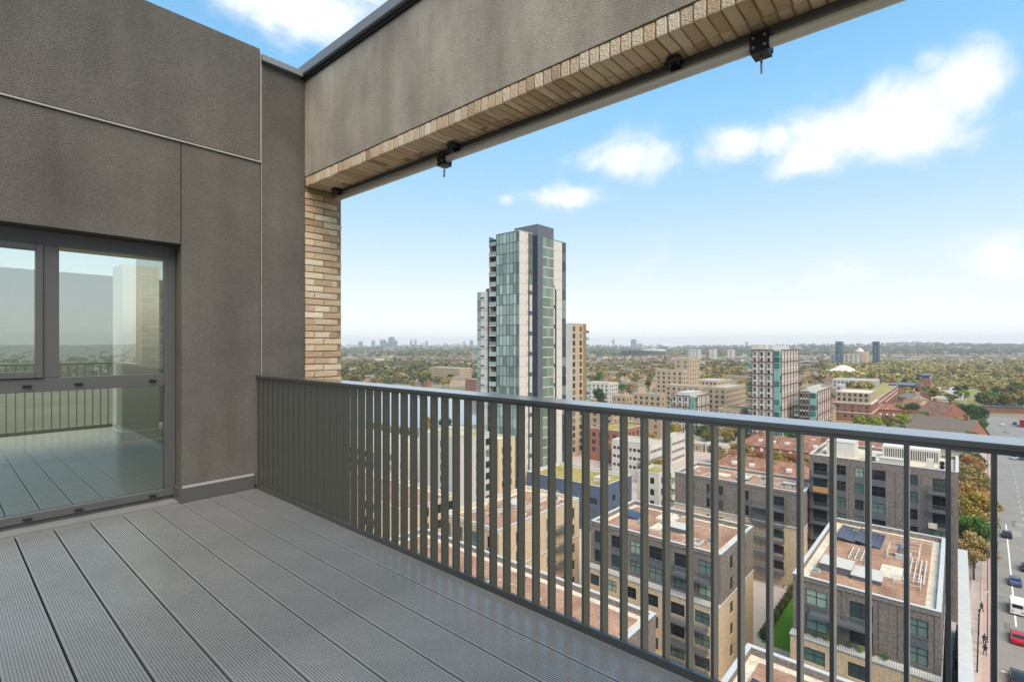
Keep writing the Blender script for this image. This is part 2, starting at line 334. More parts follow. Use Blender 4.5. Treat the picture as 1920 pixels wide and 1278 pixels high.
# ---- brick beam, return beam and piers
def brick_mesh(lx, ly, lz, nm):
    q = MB(); j = lambda a: random.uniform(-a, a)
    q.box(-lx/2, lx/2, -ly/2, ly/2, -lz/2, lz/2)
    q.v = [(a+j(.0025), b_+j(.0025), c+j(.0025)) for a, b_, c in q.v]
    me = q.mesh(nm, M['brick']); bm = bmesh.new(); bm.from_mesh(me)
    bmesh.ops.bevel(bm, geom=bm.edges[:], offset=.004, segments=1, affect='EDGES'); bm.to_mesh(me); bm.free(); return me
pier_parts = {}
def pier(x0, x1, y0, y1, z0, z1, face):
    """solid pier whose visible face carries individual bricks"""
    root = MB(); root.box(x0+.012, x1-.012, y0+.012, y1-.012, E(z0), E(z1)); o = root.build('brick_pier', M['mortar'], tower)
    L = wloc(o)
    hs = [brick_mesh(.215, .1, .064, 'brick') for _ in range(4)]; hd = [brick_mesh(.1025, .1, .064, 'brick') for _ in range(4)]
    zc = z0+.04; r = 0
    while zc < z1-.02:
        seq = ((.2, .215), (.3705, .1025)) if False else None
        W = x1-x0
        if r % 2 == 0: parts = ((.056, 'h'), (.2225, 's'), (W-.056-.06, 'h'))
        else: parts = ((.111, 's'), (.3365, 's'))
        for c, kd in parts:
            me = random.choice(hs if kd == 's' else hd)
            yy = y0+.05 if face < 0 else y1-.05
            place('brick', me, o, (x0+c+random.uniform(-.003,.003)-L[0], yy+random.uniform(-.004,.004)-L[1], E(zc)-L[2]))
        zc += .0745; r += 1
    return o
pier(XB0, XB1, YW, YW+.3, -3.2, ZS, -1)
pier(XB0, XB1, Y2-.46, Y2, -1.9, ZS, 1)
k = MB(); k.box(XB0, XB1, Y2-.44, YW+.3, E(ZS+.115), E(2.985)); bo = k.build('lintel_beam', M['render_l'], tower)
k = MB(); k.box(-4.2, XB0-.002, Y2-.46, Y2, E(ZS+.115), E(2.985)); k.build('lintel_beam', M['render_l'], tower)
k = MB(); k.box(XB0-.055, XB1+.05, Y2-.5, YW+.32, E(2.99), E(3.1)); cp = k.build('coping', M['alu_l'], tower); bv = cp.modifiers.new('bevel','BEVEL'); bv.width=.008
k = MB(); k.box(-4.2, XB0-.06, Y2-.5, Y2+.055, E(2.99), E(3.1)); k.build('coping', M['alu_l'], tower)
k = MB(); k.box(XB0-.02, XB0+.03, Y2, YW-.002, E(2.945), E(2.9895)); k.build('drip_edge', M['dark'], tower)
course = MB(); course.box(XB0+.014, XB1-.014, Y2-.4, YW+.29, E(ZS+.012), E(ZS+.115)); course = course.build('brick_soffit', M['mortar'], tower)
ha = [brick_mesh(.212, .064, .1, 'brick') for _ in range(5)]; hb = [brick_mesh(.1, .064, .09, 'brick') for _ in range(4)]; hc = [brick_mesh(.105, .064, .09, 'brick') for _ in range(4)]
y = YW-.04; L = wloc(course)
while y > Y2+.02:
    place('brick', random.choice(ha), course, (XB0+.106+random.uniform(-.003,.003)-L[0], y-L[1], E(ZS+.052+random.uniform(-.002,.003))-L[2]))
    place('brick', random.choice(hc), course, (XB0+.2745-L[0], y+.01-L[1], E(ZS+.052+random.uniform(-.002,.004))-L[2]))
    y -= .0745
k = MB(); k.box(-4.2, XB0, Y2-.46, Y2, E(ZS), E(ZS+.113)); k.build('brick_soffit', M['brick'], tower)
k = MB(); k.box(3.085, XB1-.003, Y2, YW-.001, E(ZS-.028), E(ZS+.02)); k.build('steel_angle', M['alu'], tower)
# ---- deck
deck = tag(bpy.data.objects.new('floor', None), kind='structure'); COL.objects.link(deck); deck.location = (0, 2.5, E(DK))
pw, gap, ng = .2245, .0105, 16
prof = []; w = pw-gap; e = .009; pitch = (w-2*e)/ng
prof.append((0, -.045)); prof.append((0, -.0015)); prof.append((.0015, 0))
for g_ in range(ng):
    s0 = e+g_*pitch
    prof += [(s0+pitch*.32, 0), (s0+pitch*.36, -.0055), (s0+pitch*.64, -.0055), (s0+pitch*.68, 0)]
prof += [(w-.0015, 0), (w, -.0015), (w, -.045)]
pm = MB(); ya, yb = -2.72, 2.985
for (a, za), (c, zc) in zip(prof[:-1], prof[1:]): pm.quad((a, ya, za), (c, ya, zc), (c, yb, zc), (a, yb, za))
pm.poly([(a, ya, z) for a, z in prof]); pme = pm.mesh('plank', M['deck'])
for j in range(-18, 8):
    o = place('plank', pme, deck, (.4225+j*pw+gap/2, 0, random.uniform(-.0006, .0006)))
# boards in front of the wider wall run up to the skirting as well; shallow void below
k = MB(); k.box(-3.7, 2.36, -.3, YW+.02, E(DK-.16), E(DK-.06)); k.build('deck_void', M['dark'], deck)
# ---- railings
def railing(label, along_y, pos, a0, a1, wall_side):
    root = thing('balcony_railing', label, 'railing', (pos, (a0+a1)/2, E(DK)) if along_y else ((a0+a1)/2, pos, E(DK)))
    def bx(name, n0, n1, s0, s1, z0, z1, bev=0):
        q = MB()
        if along_y: q.box(pos+n0, pos+n1, s0, s1, E(z0), E(z1))
        else: q.box(s0, s1, pos-n1, pos-n0, E(z0), E(z1))
        o = q.build(name, M['rail'], root)
        if bev: bv = o.modifiers.new('bevel','BEVEL'); bv.width = bev; bv.segments = 2
        return o
    bx('handrail', -.012, .175, a0, a1, -.332, -.31, .003)
    bx('top_bar', .0, .06, a0, a1, -.347, -.3325)
    bx('kerb', -.02, .0, a0, a1, DK-.05, DK+.042, .002)
    bx('bottom_bar', .003, .062, a0, a1, DK-.03, DK-.012)
    q = MB()
    if along_y: q.box(0, .057, -.0072, .0072, DK-.01, -.3475)
    else: q.box(-.0072, .0072, -.057, 0, DK-.01, -.3475)
    me = q.mesh('baluster', M['rail']); L = wloc(root)
    s = .4658-.111*7 if along_y else a1-.06
    pts = []
    if along_y:
        s = .4658+.111*45
        while s > a0+.03:
            if s < a1-.01: pts.append((pos+.002, s))
            s -= .111
    else:
        while s > a0: pts.append((s, pos-.002)); s -= .111
    for (px_, py_) in pts: place('baluster', me, root, (px_-L[0], py_-L[1], H-L[2]))
    return root
railing('dark grey metal balustrade of upright flat bars running out from the rendered wall', True, XR, -.34, YW-.003, True)
railing('grey metal balustrade mirrored in the window glass', False, -.35, -3.7, XR-.03, False)
# ---- hoist rail under the beam, with its trolleys
hr = thing('hoist_rail', 'long pale grey tube rail fixed under the brick beam', 'rail', (3.10, 2.3, E(1.70)))
q = MB(); q.cyl((3.10, YW-.09, E(1.698)), (3.10, Y2+.05, E(1.698)), .031, n=24); q.build('tube', M['tube'], hr, smooth=False)
for f_ in hr.children[0].data.polygons: f_.use_smooth = len(f_.vertices) == 4
for yy in (5.32, 3.36, 1.33, -.4):
    q = MB(); q.box(3.03, 3.14, yy-.05, yy+.05, E(1.752), E(ZS+.004)); q.box(3.075, 3.125, yy-.03, yy+.03, E(1.72), E(1.754)); q.box(2.985, 3.032, yy-.062, yy+.02, E(1.748), E(1.766)); q.build('bracket', M['black'], hr)
    q = MB()
    for ddy in (-.03, .025): q.cyl((3.05, yy+ddy, E(1.742)), (3.05, yy+ddy, E(1.753)), .008, n=6)
    q.build('bolt', M['steel'], hr)
for yy, lab, tw in ((.834, 'black hoist trolley clamp whose hook is seen edge on', .2), (3.54, 'black hoist trolley clamp with round eye, next to the brick pier end', 1.2)):
    tr_ = thing('hoist_trolley', lab, 'hoist trolley', (3.10, yy, E(1.698)))
    q = MB(); ang = [math.radians(a) for a in range(100, 441, 20)]
    for a, c in zip(ang[:-1], ang[1:]):
        P = lambda t, r, y_: (3.10+r*math.cos(t), y_, E(1.698)+r*math.sin(t))
        for (r0_, r1_) in ((.034, .046),):
            q.quad(P(a,r1_,yy-.048), P(c,r1_,yy-.048), P(c,r1_,yy+.048), P(a,r1_,yy+.048)); q.quad(P(a,r0_,yy-.048), P(c,r0_,yy-.048), P(c,r1_,yy-.048), P(a,r1_,yy-.048)); q.quad(P(a,r0_,yy+.048), P(c,r0_,yy+.048), P(c,r1_,yy+.048), P(a,r1_,yy+.048))
    q.box(3.052, 3.062, yy-.05, yy+.05, E(1.655), E(1.752)); q.box(3.138, 3.148, yy-.05, yy+.05, E(1.655), E(1.752)); q.box(3.05, 3.15, yy-.045, yy+.045, E(1.638), E(1.652))
    q.build('clamp', M['black'], tr_)
    q = MB()
    for zz in (1.672, 1.725):
        for dy_ in (-.03, .03): q.cyl((3.045, yy+dy_, E(zz)), (3.053, yy+dy_, E(zz)), .008, n=8)
    q.build('bolt', M['steel'], tr_)
    q = MB(); N = 14
    for a in range(N):
        t0, t1 = 2*math.pi*a/N, 2*math.pi*(a+1)/N
        P = lambda t: (3.10+.019*math.cos(t)*math.cos(tw), yy+.019*math.cos(t)*math.sin(tw), E(1.572)+.03*math.sin(t))
        q.cyl(P(t0), P(t1), .0055, n=6, caps=False)
    q.cyl((3.10, yy, E(1.60)), (3.10, yy, E(1.64)), .007, n=8); q.build('hook', M['steel'], tr_)

# ================================================================== BUILDING KIT
def facade(mb, ax, plane, a0, a1, z0, z1, ops, depth=.18, m=0):
    """wall sheet with real openings and reveals; ax 'x': plane x = const facing -X, ax 'y': plane y = const facing -Y"""
    P = (lambda a, z, d=0: (plane+d, a, z)) if ax == 'x' else (lambda a, z, d=0: (a, plane+d, z))
    A = sorted({a0, a1, *[v for o in ops for v in o[:2]]}); Z = sorted({z0, z1, *[v for o in ops for v in o[2:4]]})
    ai = {v: i for i, v in enumerate(A)}; zi = {v: i for i, v in enumerate(Z)}; hole = set()
    for o in ops:
        for i in range(ai[o[0]], ai[o[1]]):
            for j in range(zi[o[2]], zi[o[3]]): hole.add((i, j))
    for j in range(len(Z)-1):
        i = 0
        while i < len(A)-1:
            if (i, j) in hole: i += 1; continue
            k = i
            while k < len(A)-1 and (k, j) not in hole: k += 1
            mb.quad(P(A[i], Z[j]), P(A[k], Z[j]), P(A[k], Z[j+1]), P(A[i], Z[j+1]), m); i = k
    for (p, q, r, s) in [o[:4] for o in ops]:
        mb.quad(P(p, r), P(q, r), P(q, r, depth), P(p, r, depth), m); mb.quad(P(p, s), P(q, s), P(q, s, depth), P(p, s, depth), m)
        mb.quad(P(p, r), P(p, s), P(p, s, depth), P(p, r, depth), m); mb.quad(P(q, r), P(q, s), P(q, s, depth), P(q, r, depth), m)
WC = {}
def window_meshes(ax, w, h, cols, rows, fm, gmn):
    key = (ax, round(w, 3), round(h, 3), cols, rows, fm, gmn)
    if key in WC: return WC[key]
    f = MB(); fw, fd = .07, .05
    B = (lambda a0, a1, z0, z1, d0, d1: f.box(d0, d1, a0, a1, z0, z1)) if ax == 'x' else (lambda a0, a1, z0, z1, d0, d1: f.box(a0, a1, d0, d1, z0, z1))
    B(0, w, 0, fw, -fd, .03); B(0, w, h-fw, h, -fd, .03); B(0, fw, fw, h-fw, -fd, .03); B(w-fw, w, fw, h-fw, -fd, .03)
    for i in range(1, cols): c = w*i/cols; B(c-.035, c+.035, fw, h-fw, -fd+.004, .03)
    for i in range(1, rows): c = h*i/rows*(1.15 if rows == 2 else 1); B(fw, w-fw, c-.035, c+.035, -fd+.002, .03)
    g = MB(); e = .03
    if ax == 'x': g.quad((0, e, e), (0, w-e, e), (0, w-e, h-e), (0, e, h-e))
    else: g.quad((e, 0, e), (w-e, 0, e), (w-e, 0, h-e), (e, 0, h-e))
    both = MB(); both.v = f.v+g.v; both.f = f.f+[tuple(i+len(f.v) for i in q) for q in g.f]; both.m = [0]*len(f.f)+[1]*len(g.f)
    WC[key] = (f.mesh('window', M[fm]), g.mesh('pane', M[gmn]), both.mesh('window', [M[fm], M[gmn]]))
    return WC[key]
def put_windows(root, ax, plane, ops, depth=.18, cols=2, rows=2, fm='frame', gmn='g_near', split=True, spandrel=None):
    L = wloc(root)
    for o in ops:
        a0, a1, z0, z1 = o[:4]
        c, r = (o[4], o[5]) if len(o) > 5 else (cols, rows)
        f, g, bth = window_meshes(ax, a1-a0, z1-z0, c, r, fm, gmn)
        loc = (plane+depth-.02-L[0], a0-L[1], z0-L[2]) if ax == 'x' else (a0-L[0], plane+depth-.02-L[1], z0-L[2])
        if split:
            w = place('window', f, root, loc); place('pane', g, w)
        else: place('window', bth, root, loc)
BC = {}
def balcony(root, ax, plane, a0, a1, z, dep=1.4, style='bars', h=1.1, slabm='slate'):
    key = (ax, round(a1-a0, 2), dep, style, slabm); w = a1-a0
    if key not in BC:
        s, r = MB(), MB()
        X = (lambda mb, p0, p1, d0, d1, z0, z1: mb.box(d0, d1, p0, p1, z0, z1)) if ax == 'x' else (lambda mb, p0, p1, d0, d1, z0, z1: mb.box(p0, p1, d0, d1, z0, z1))
        X(s, 0, w, -dep, -.003, -.22, 0)
        X(r, 0, w, -dep, -dep+.05, h-.06, h); X(r, 0, .05, -dep+.05, -.01, h-.06, h); X(r, w-.05, w, -dep+.05, -.01, h-.06, h)
        if style == 'bars':
            nb = int(w/.13)
            for i in range(nb+1): a = .01+(w-.04)*i/nb; X(r, a, a+.025, -dep+.01, -dep+.035, 0, h-.06)
            for i in range(1, int(dep/.13)): d = -dep+i*.13; X(r, .012, .03, d, d+.025, 0, h-.06); X(r, w-.03, w-.012, d, d+.025, 0, h-.06)
        else:
            X(r, .02, w-.02, -dep+.015, -dep+.03, .04, h-.06); X(r, .015, .03, -dep+.03, -.02, .04, h-.06); X(r, w-.03, w-.015, -dep+.03, -.02, .04, h-.06)
        gm_ = {'bars': M['balc'], 'glass': M['g_green'], 'tint': M['g_tower'], 'solid': M['slate'], 'teal': M['g_teal']}[style]
        BC[key] = (s.mesh('balcony', M[slabm]), r.mesh('balustrade', gm_))
    s, r = BC[key]; L = wloc(root)
    o = place('balcony', s, root, (plane-L[0], a0-L[1], z-L[2]) if ax == 'x' else (a0-L[0], plane-L[1], z-L[2]))
    place('balustrade', r, o)
def flat_roof(root, x0, x1, y0, y1, z1, pm, rm, cm='coping', t=.42, drop=.65, border=1.0, name='roof'):
    q = MB()
    q.quad((x0+t, y0+t, z1-drop), (x1-t, y0+t, z1-drop), (x1-t, y1-t, z1-drop), (x0+t, y1-t, z1-drop))
    for (a, b, c, d) in ((x0+t, x0+t, y0+t, y1-t), (x1-t, x1-t, y0+t, y1-t)): q.quad((a, c, z1-drop), (a, d, z1-drop), (a, d, z1), (a, c, z1), 1)
    for yy in (y0+t, y1-t): q.quad((x0+t, yy, z1-drop), (x1-t, yy, z1-drop), (x1-t, yy, z1), (x0+t, yy, z1), 1)
    o = q.build(name, [M['gravel'] if border else M[rm], M[pm]], root)
    if border:
        q = MB(); q.box(x0+t+border, x1-t-border, y0+t+border, y1-t-border, z1-drop+.004, z1-drop+.09); p = q.build('roof_bed', M[rm], root)
    c = MB(); e = .05
    c.box(x0-e, x1+e, y0-e, y0+t, z1, z1+.07); c.box(x0-e, x1+e, y1-t, y1+e, z1, z1+.07); c.box(x0-e, x0+t, y0+t, y1-t, z1, z1+.07); c.box(x1-t, x1+e, y0+t, y1-t, z1, z1+.07)
    c.build('coping', M[cm], root)
def block(root, x0, x1, y0, y1, z0, z1, wm, opx=(), opy=(), depth=.18, name='wall', **kw):
    """walls of a rectangular volume with openings on the -X and -Y faces"""
    q = MB(); facade(q, 'x', x0, y0, y1, z0, z1, list(opx), depth); facade(q, 'y', y0, x0, x1, z0, z1, list(opy), depth)
    q.quad((x1, y0, z0), (x1, y1, z0), (x1, y1, z1), (x1, y0, z1)); q.quad((x0, y1, z0), (x1, y1, z0), (x1, y1, z1), (x0, y1, z1))
    q.build(name, M[wm], root)
    put_windows(root, 'x', x0, opx, depth, **kw); put_windows(root, 'y', y0, opy, depth, **kw)
def grid(a0, a1, centres, w, zs, h, cr=None):
    out = []
    for c in centres:
        ww = w
        if isinstance(c, tuple): c, ww = c
        m = a0+(a1-a0)*c
        for z in zs: out.append((round(m-ww/2, 3), round(m+ww/2, 3), round(z, 3), round(z+h, 3))+(cr or ()))
    return out
def ev(n, m=0.0): return [m+(1-2*m)*(i+.5)/n for i in range(n)]
FL = 3.1
def pane_obj(ax, plane, a0, a1, z0, z1, mname, name='pane', th=.06, root=None):
    root = root or T
    key = ('P', ax, round(a1-a0, 3), round(z1-z0, 3), mname, name, th)
    if key not in WC:
        q = MB(); w, h = a1-a0, z1-z0
        if ax == 'x': q.box(-th, 0, 0, w, 0, h)
        else: q.box(0, w, -th, 0, 0, h)
        WC[key] = q.mesh(name, M[mname])
    L = wloc(root); place(name, WC[key], root, (plane-L[0], a0-L[1], z0-L[2]) if ax == 'x' else (a0-L[0], plane-L[1], z0-L[2]))
# ---- roof furniture (each a thing of its own)
def solar(x, y, z, n, lab, rz=0.0):
    r = thing('solar_array', lab, 'solar panel', (x, y, z), 'solar panels on the gravel roofs', rz)
    q = MB()
    for i in range(n):
        q.quad((i*.85, -1.6, .12), (i*.85+.78, -1.6, .12), (i*.85+.78, 1.6, .62), (i*.85, 1.6, .62))
    for i in range(n):
        for j in range(1, 6):
            t = j/6; yy = -1.6+3.2*t; zz = .12+.5*t; 
    q.build('solar_cells', M['pv'], r, local=True)
    q = MB()
    for i in range(n):
        q.box(i*.85-.03, i*.85+.81, -1.63, -1.6, .0, .14); q.box(i*.85-.03, i*.85, -1.6, 1.6, .0, .05); q.box(i*.85+.78, i*.85+.81, -1.6, 1.6, 0, .05); q.box(i*.85, i*.85+.04, 1.56, 1.6, 0, .6); q.box(i*.85+.74, i*.85+.78, 1.56, 1.6, 0, .6)
        for j in range(1, 6): t = j/6; q.quad((i*.85, -1.6+3.2*t, .125+.5*t), (i*.85+.78, -1.6+3.2*t, .125+.5*t), (i*.85+.78, -1.57+3.2*t, .13+.5*t), (i*.85, -1.57+3.2*t, .13+.5*t))
        q.quad((i*.85+.38, -1.6, .126), (i*.85+.40, -1.6, .126), (i*.85+.40, 1.6, .626), (i*.85+.38, 1.6, .626))
    q.build('rack', M['steel'], r, local=True)
def plant_box(x0, x1, y0, y1, z0, h, m, lab, name='plant_housing', lid=True):
    r = thing(name, lab, 'plant box', ((x0+x1)/2, (y0+y1)/2, z0))
    q = MB(); q.box(x0, x1, y0, y1, z0, z0+h); q.build('casing', M[m], r)
    if lid: q = MB(); q.box(x0-.08, x1+.08, y0-.08, y1+.08, z0+h, z0+h+.08); q.build('lid', M['concrete'], r)
    return r
def vent_unit(x, y, z, s, lab):
    r = thing('roof_vent', lab, 'vent', (x, y, z), 'vents and fans on the roofs')
    q = MB(); q.box(-.6*s, .6*s, -.5*s, .5*s, 0, .35*s); q.build('base', M['concrete'], r, local=True)
    q = MB(); q.cyl((0, 0, .35*s), (0, 0, .95*s), .38*s, n=12); q.cyl((0, 0, .95*s), (0, 0, 1.1*s), .52*s, .3*s, n=12); q.build('cowl', M['steel'], r, local=True)
def pipe_rack(x, y, z, lx, ly, n, lab):
    r = thing('pipe_rack', lab, 'pipes', (x, y, z), 'pale pipe runs on the roofs')
    for i in range(n):
        yy = ly*i/max(1, n-1)-ly/2; q = MB(); q.cyl((-lx/2, yy, .25), (lx/2, yy, .25), .07, n=6); q.build('pipe', M['whitep'], r, local=True)
    q = MB()
    for i in range(4): xx = -lx/2+lx*(i+.5)/4; q.box(xx-.05, xx+.05, -ly/2-.2, ly/2+.2, 0, .16)
    q.build('support', M['concrete'], r, local=True)
def guard_frame(x, y, z, lx, ly, lab):
    r = thing('roof_guardrail', lab, 'guardrail', (x, y, z), 'pale guard rails round roof hatches')
    q = MB()
    for zz in (.55, 1.1):
        for s in (-1, 1): q.cyl((-lx/2, s*ly/2, zz), (lx/2, s*ly/2, zz), .035, n=5); q.cyl((s*lx/2, -ly/2, zz), (s*lx/2, ly/2, zz), .035, n=5)
    q.build('rail', M['whitep'], r, local=True)
    q = MB()
    for sx in (-1, 0, 1):
        for sy in (-1, 1): q.cyl((sx*lx/2, sy*ly/2, 0), (sx*lx/2, sy*ly/2, 1.1), .035, n=5)
    q.build('post', M['whitep'], r, local=True)

def clutter(x0, x1, y0, y1, z, n_, where):
    for k_ in range(n_):
        x, y = random.uniform(x0, x1), random.uniform(y0, y1); kd = k_ % 4
        if kd == 0: 
            r = thing('vent_pipe', 'thin pale vent pipe on '+where, 'pipe', (x, y, z), 'small roof fittings'); q = MB(); q.cyl((0,0,0),(0,0,.7),.07,n=6); q.build('pipe', M['concrete'], r, local=True); q = MB(); q.cyl((0,0,.7),(0,0,.82),.13,.1,n=6); q.build('cap', M['steel'], r, local=True)
        elif kd == 1:
            r = thing('roof_hatch', 'small pale hatch on '+where, 'hatch', (x, y, z), 'small roof fittings'); q = MB(); q.box(-.5,.5,-.4,.4,0,.3); q.build('kerb', M['concrete'], r, local=True); q = MB(); q.box(-.45,.45,-.35,.35,.3,.42); q.build('lid', M['g_green'], r, local=True)
        elif kd == 2:
            r = thing('cable_run', 'thin white cable run with pads on '+where, 'cable', (x, y, z), 'small roof fittings', random.choice((0, 1.57))); q = MB(); q.cyl((-2.2,0,.1),(2.2,0,.1),.035,n=5); q.build('cable', M['whitep'], r, local=True)
            for j in range(5): q = MB(); q.box(-2+j-.12,-2+j+.12,-.12,.12,0,.08); q.build('pad', M['gravel'], r, local=True)
        else:
            o = MB(); o.box(-.45,.45,-.3,.3,0,.06); tag(place('paving_slab', o.mesh('paving_slab', M['gravel']), None, (x, y, z), random.uniform(0,1.5)), 'loose pale paving slab on '+where, 'slab', 'small roof fittings')
# ================================================================== THE ESTATE (dark brick over cream brick)
ZR = H-29.0                                 # common roof level, 19 m above the street
def estate(label, x0, x1, y0, y1, zr, colsx, colsy, balx=(), baly=(), inset=1.3, cream=None, top=2, roofm='roofred', dark='dbrick', low='cbrick', w=1.7):
    r = thing('apartment_block', label, 'building', ((x0+x1)/2, (y0+y1)/2, 0), 'brick apartment blocks of the estate below')
    zm = zr-.9-top*FL
    zs_t = [zr-1.0-(i+1)*FL+.75 for i in range(top)]
    opx = grid(y0, y1, colsx, w, zs_t, 1.95); opy = grid(x0, x1, colsy, 1.3, zs_t, 1.95)
    block(r, x0, x1, y0, y1, zm, zr, dark, opx, opy)
    # slate spandrel between the storeys of one window column
    for c in colsx:
        cc, ww = c if isinstance(c, tuple) else (c, w); m = y0+(y1-y0)*cc
        for i in range(top-1): pane_obj('x', x0+.02, m-ww/2, m+ww/2, zs_t[i+1]+1.95, zs_t[i], 'slate', 'spandrel', .032, root=r)
    flat_roof(r, x0, x1, y0, y1, zr, dark, roofm)
    for (ax_, pl_, ops_) in (('x', x0, opx), ('y', y0, opy)):     # lintel course and sill of each window column
        for o_ in ops_: pane_obj(ax_, pl_-.003, o_[0]-.06, o_[1]+.06, o_[2]-.09, o_[2]-.003, 'slate', 'sill', .07, root=r)
    for c in colsx:
        cc, ww = c if isinstance(c, tuple) else (c, w); m = y0+(y1-y0)*cc
        pane_obj('x', x0-.003, m-ww/2-.75, m-ww/2-.55, zm+.2, zr-.55, dark, 'brick_pilaster', .07, root=r); pane_obj('x', x0-.003, m+ww/2+.55, m+ww/2+.75, zm+.2, zr-.55, dark, 'brick_pilaster', .07, root=r)
    pane_obj('x', x0-.003, y0+.02, y1-.02, zr-.5, zr-.28, dark, 'brick_band', .09, root=r)
    # cream storeys, a step forward, with a terrace on the ledge
    X0 = x0-inset; Y0 = y0-.02; nf = int((zm-.3)/FL)
    zs_b = [zm-.5-(i+1)*FL+.9 for i in range(nf)]
    opx2 = grid(y0, y1, colsx, w, zs_b, 1.75); opy2 = grid(x0, x1, colsy, 1.3, zs_b, 1.75)
    block(r, X0, x1+.02, Y0, y1+.02, 0, zm, low, opx2, opy2, name='lower_wall')
    q = MB(); q.box(X0-.12, x0-.003, Y0-.1, y1+.1, zm+.002, zm+.16); q.box(x0, x1+.1, Y0-.1, Y0+.016, zm+.002, zm+.16); q.build('ledge', M['coping'], r)
    if inset > .8:
        q = MB(); q.box(X0-.02, X0+.02, Y0, y1, zm+1.1, zm+1.15); nb = int((y1-Y0)/.22)
        for i in range(nb+1): yy = Y0+(y1-Y0-.03)*i/nb; q.box(X0-.012, X0+.012, yy, yy+.025, zm+.16, zm+1.1)
        q.build('terrace_rail', M['balc'], r)
    for (ax, c, wid, fls) in balx:
        a = y0+(y1-y0)*c
        for i in fls:
            z = zr-1.0-(i+1)*FL+.1
            balcony(r, 'x', x0 if i < top else X0, a-wid/2, a+wid/2, z)
    for (ax, c, wid, fls) in baly:
        a = x0+(x1-x0)*c
        for i in fls: balcony(r, 'y', y0 if i < top else Y0, a-wid/2, a+wid/2, zr-1.0-(i+1)*FL+.1, dep=1.2)
    return r
# B5: block with the solar panels, beside the road
estate('dark brick block over cream brick, solar panels on its red gravel roof', 72.2, 100.4, 1.3, 15.7, ZR, [(.14,1.9),(.5,2.3),(.82,2.3)], ev(6,.05), balx=[('x',.66,5.8,(0,))])
z5 = ZR-.56
for i, (xx, yy) in enumerate(((90.5,12.2),(90.5,9.9))):
    solar(xx, yy, z5, 8, ('dark blue solar panel row farther from the chimney cowl', 'dark blue solar panel row between the other row and the chimney cowl')[i])
plant_box(77.2, 80.6, 10.2, 13.6, z5, .9, 'slate', 'flat dark grey hatch box with pale side on the solar panel roof')
plant_box(76.8, 80.4, 7.0, 10.1, z5, .5, 'slate', 'low slate grey duct cover beside the hatch box on the solar roof')
plant_box(80.0, 84.5, 5.2, 7.6, z5, .12, 'gravel', 'pale flat walkway slab on the solar panel roof', lid=False)
guard_frame(89.2, 5.6, z5, 4.4, 3.4, 'pale guard rail round the chimney cowl on the solar panel roof')
vent_unit(89.2, 5.6, z5, 1.7, 'large round steel cowl inside guard rails on the solar roof')
guard_frame(79.5, 4.6, z5, 2.6, 2.6, 'pale guard rail round the white slab on the solar panel roof')
pipe_rack(84.6, 4.1, z5, 9, 2.0, 5, 'parallel pale pipes across the red roof beside the chimney cowl')
pipe_rack(85.8, 10.6, z5, 5, 1.4, 3, 'short pale pipes ending by the solar panels')
# B6
estate('dark brick block over cream brick beside the lawn, pipes on its red roof', 72.0, 86.8, 24.6, 45.6, ZR, [(.10,2.1),(.27,2.1),(.46,2.1),(.62,1.7),(.78,1.7),(.93,1.7)], [.3,.7],
       balx=[('x',.185,5.4,(0,2,3,4))])
z6 = ZR-.56
plant_box(77.5, 80.2, 31.6, 35.0, z6, .7, 'slate', 'flat slate grey hatch on the red roof with the loose pipes')
plant_box(76.0, 79.4, 35.6, 37.2, z6, .25, 'gravel', 'pale slab next to the slate hatch on the red roof', lid=False)
pipe_rack(75.2, 29.4, z6, 2.6, 1.6, 6, 'tangle of white pipes near the corner of the red roof')
vent_unit(76.4, 27.6, z6, .8, 'small steel vent near white pipes on the red roof')
solar(78.5, 42.2, z6, 4, 'short pale row of panels at the end of the red roof', .1)
vent_unit(83.0, 37.5, z6, .9, 'small vent by the far parapet of the red roof')
plant_box(80.9, 84.4, 35.6, 38.5, z6, .35, 'gravel', 'pale low box by the far parapet of the red roof', lid=False)
# B7
estate('long dark brick block over cream brick, with curved corner balconies, beyond the lawn', 112.4, 125.2, 22.7, 48.7, ZR, [(.17,2.2),(.42,1.8),(.62,1.8),(.71,.8),(.86,1.8)], [.5], balx=[('x',.24,6.2,(0,1,2,3,4,5))], inset=.25)
plant_box(116.5, 120.5, 34.2, 36.6, z6, .5, 'slate', 'dark hatch box on the long red roof beyond the lawn')
plant_box(117, 119.5, 38.5, 42.6, z6, .3, 'gravel', 'pale low duct on the long red roof beyond the lawn', lid=False)
pipe_rack(118.5, 28.5, z6, 3.5, 6.5, 5, 'pale pipes running along the long red roof')
vent_unit(119, 31.6, z6, 1.0, 'steel vent on the long red roof by the pale pipes')
plant_box(118, 119.6, 25.2, 27.6, z6, .6, 'steel', 'low silver box at the end of the long red roof')
# B4
Z4 = H-22.0
r4 = thing('apartment_block', 'tall dark grey brick block with white louvred plant screen on its pale roof', 'building', (125, 11, 0), 'brick apartment blocks of the estate below')
zs4 = [Z4-1.0-(i+1)*FL+.8 for i in range(7)]
opx4 = grid(-.2, 22.5, [(.285,1.9),(.5,2.3),(.63,1.4),(.765,1.9)], 1.9, zs4, 1.9)+grid(-.2, 22.5, [(.1,2.4),(.915,2.4)], 2.4, [z-.6 for z in zs4], 2.4)
block(r4, 117, 134, -.2, 22.5, 0, Z4, 'dbrick', opx4, grid(117, 134, [.2,.5,.8], 1.2, zs4, 1.9))
for c, ww in ((.285,1.9),(.5,2.3),(.63,1.4),(.765,1.9)):
    m = -.2+22.7*c
    for i in range(6): pane_obj('x', 117.03, m-ww/2, m+ww/2, zs4[i+1]+1.9, zs4[i], 'slate', 'spandrel', .045, root=r4)
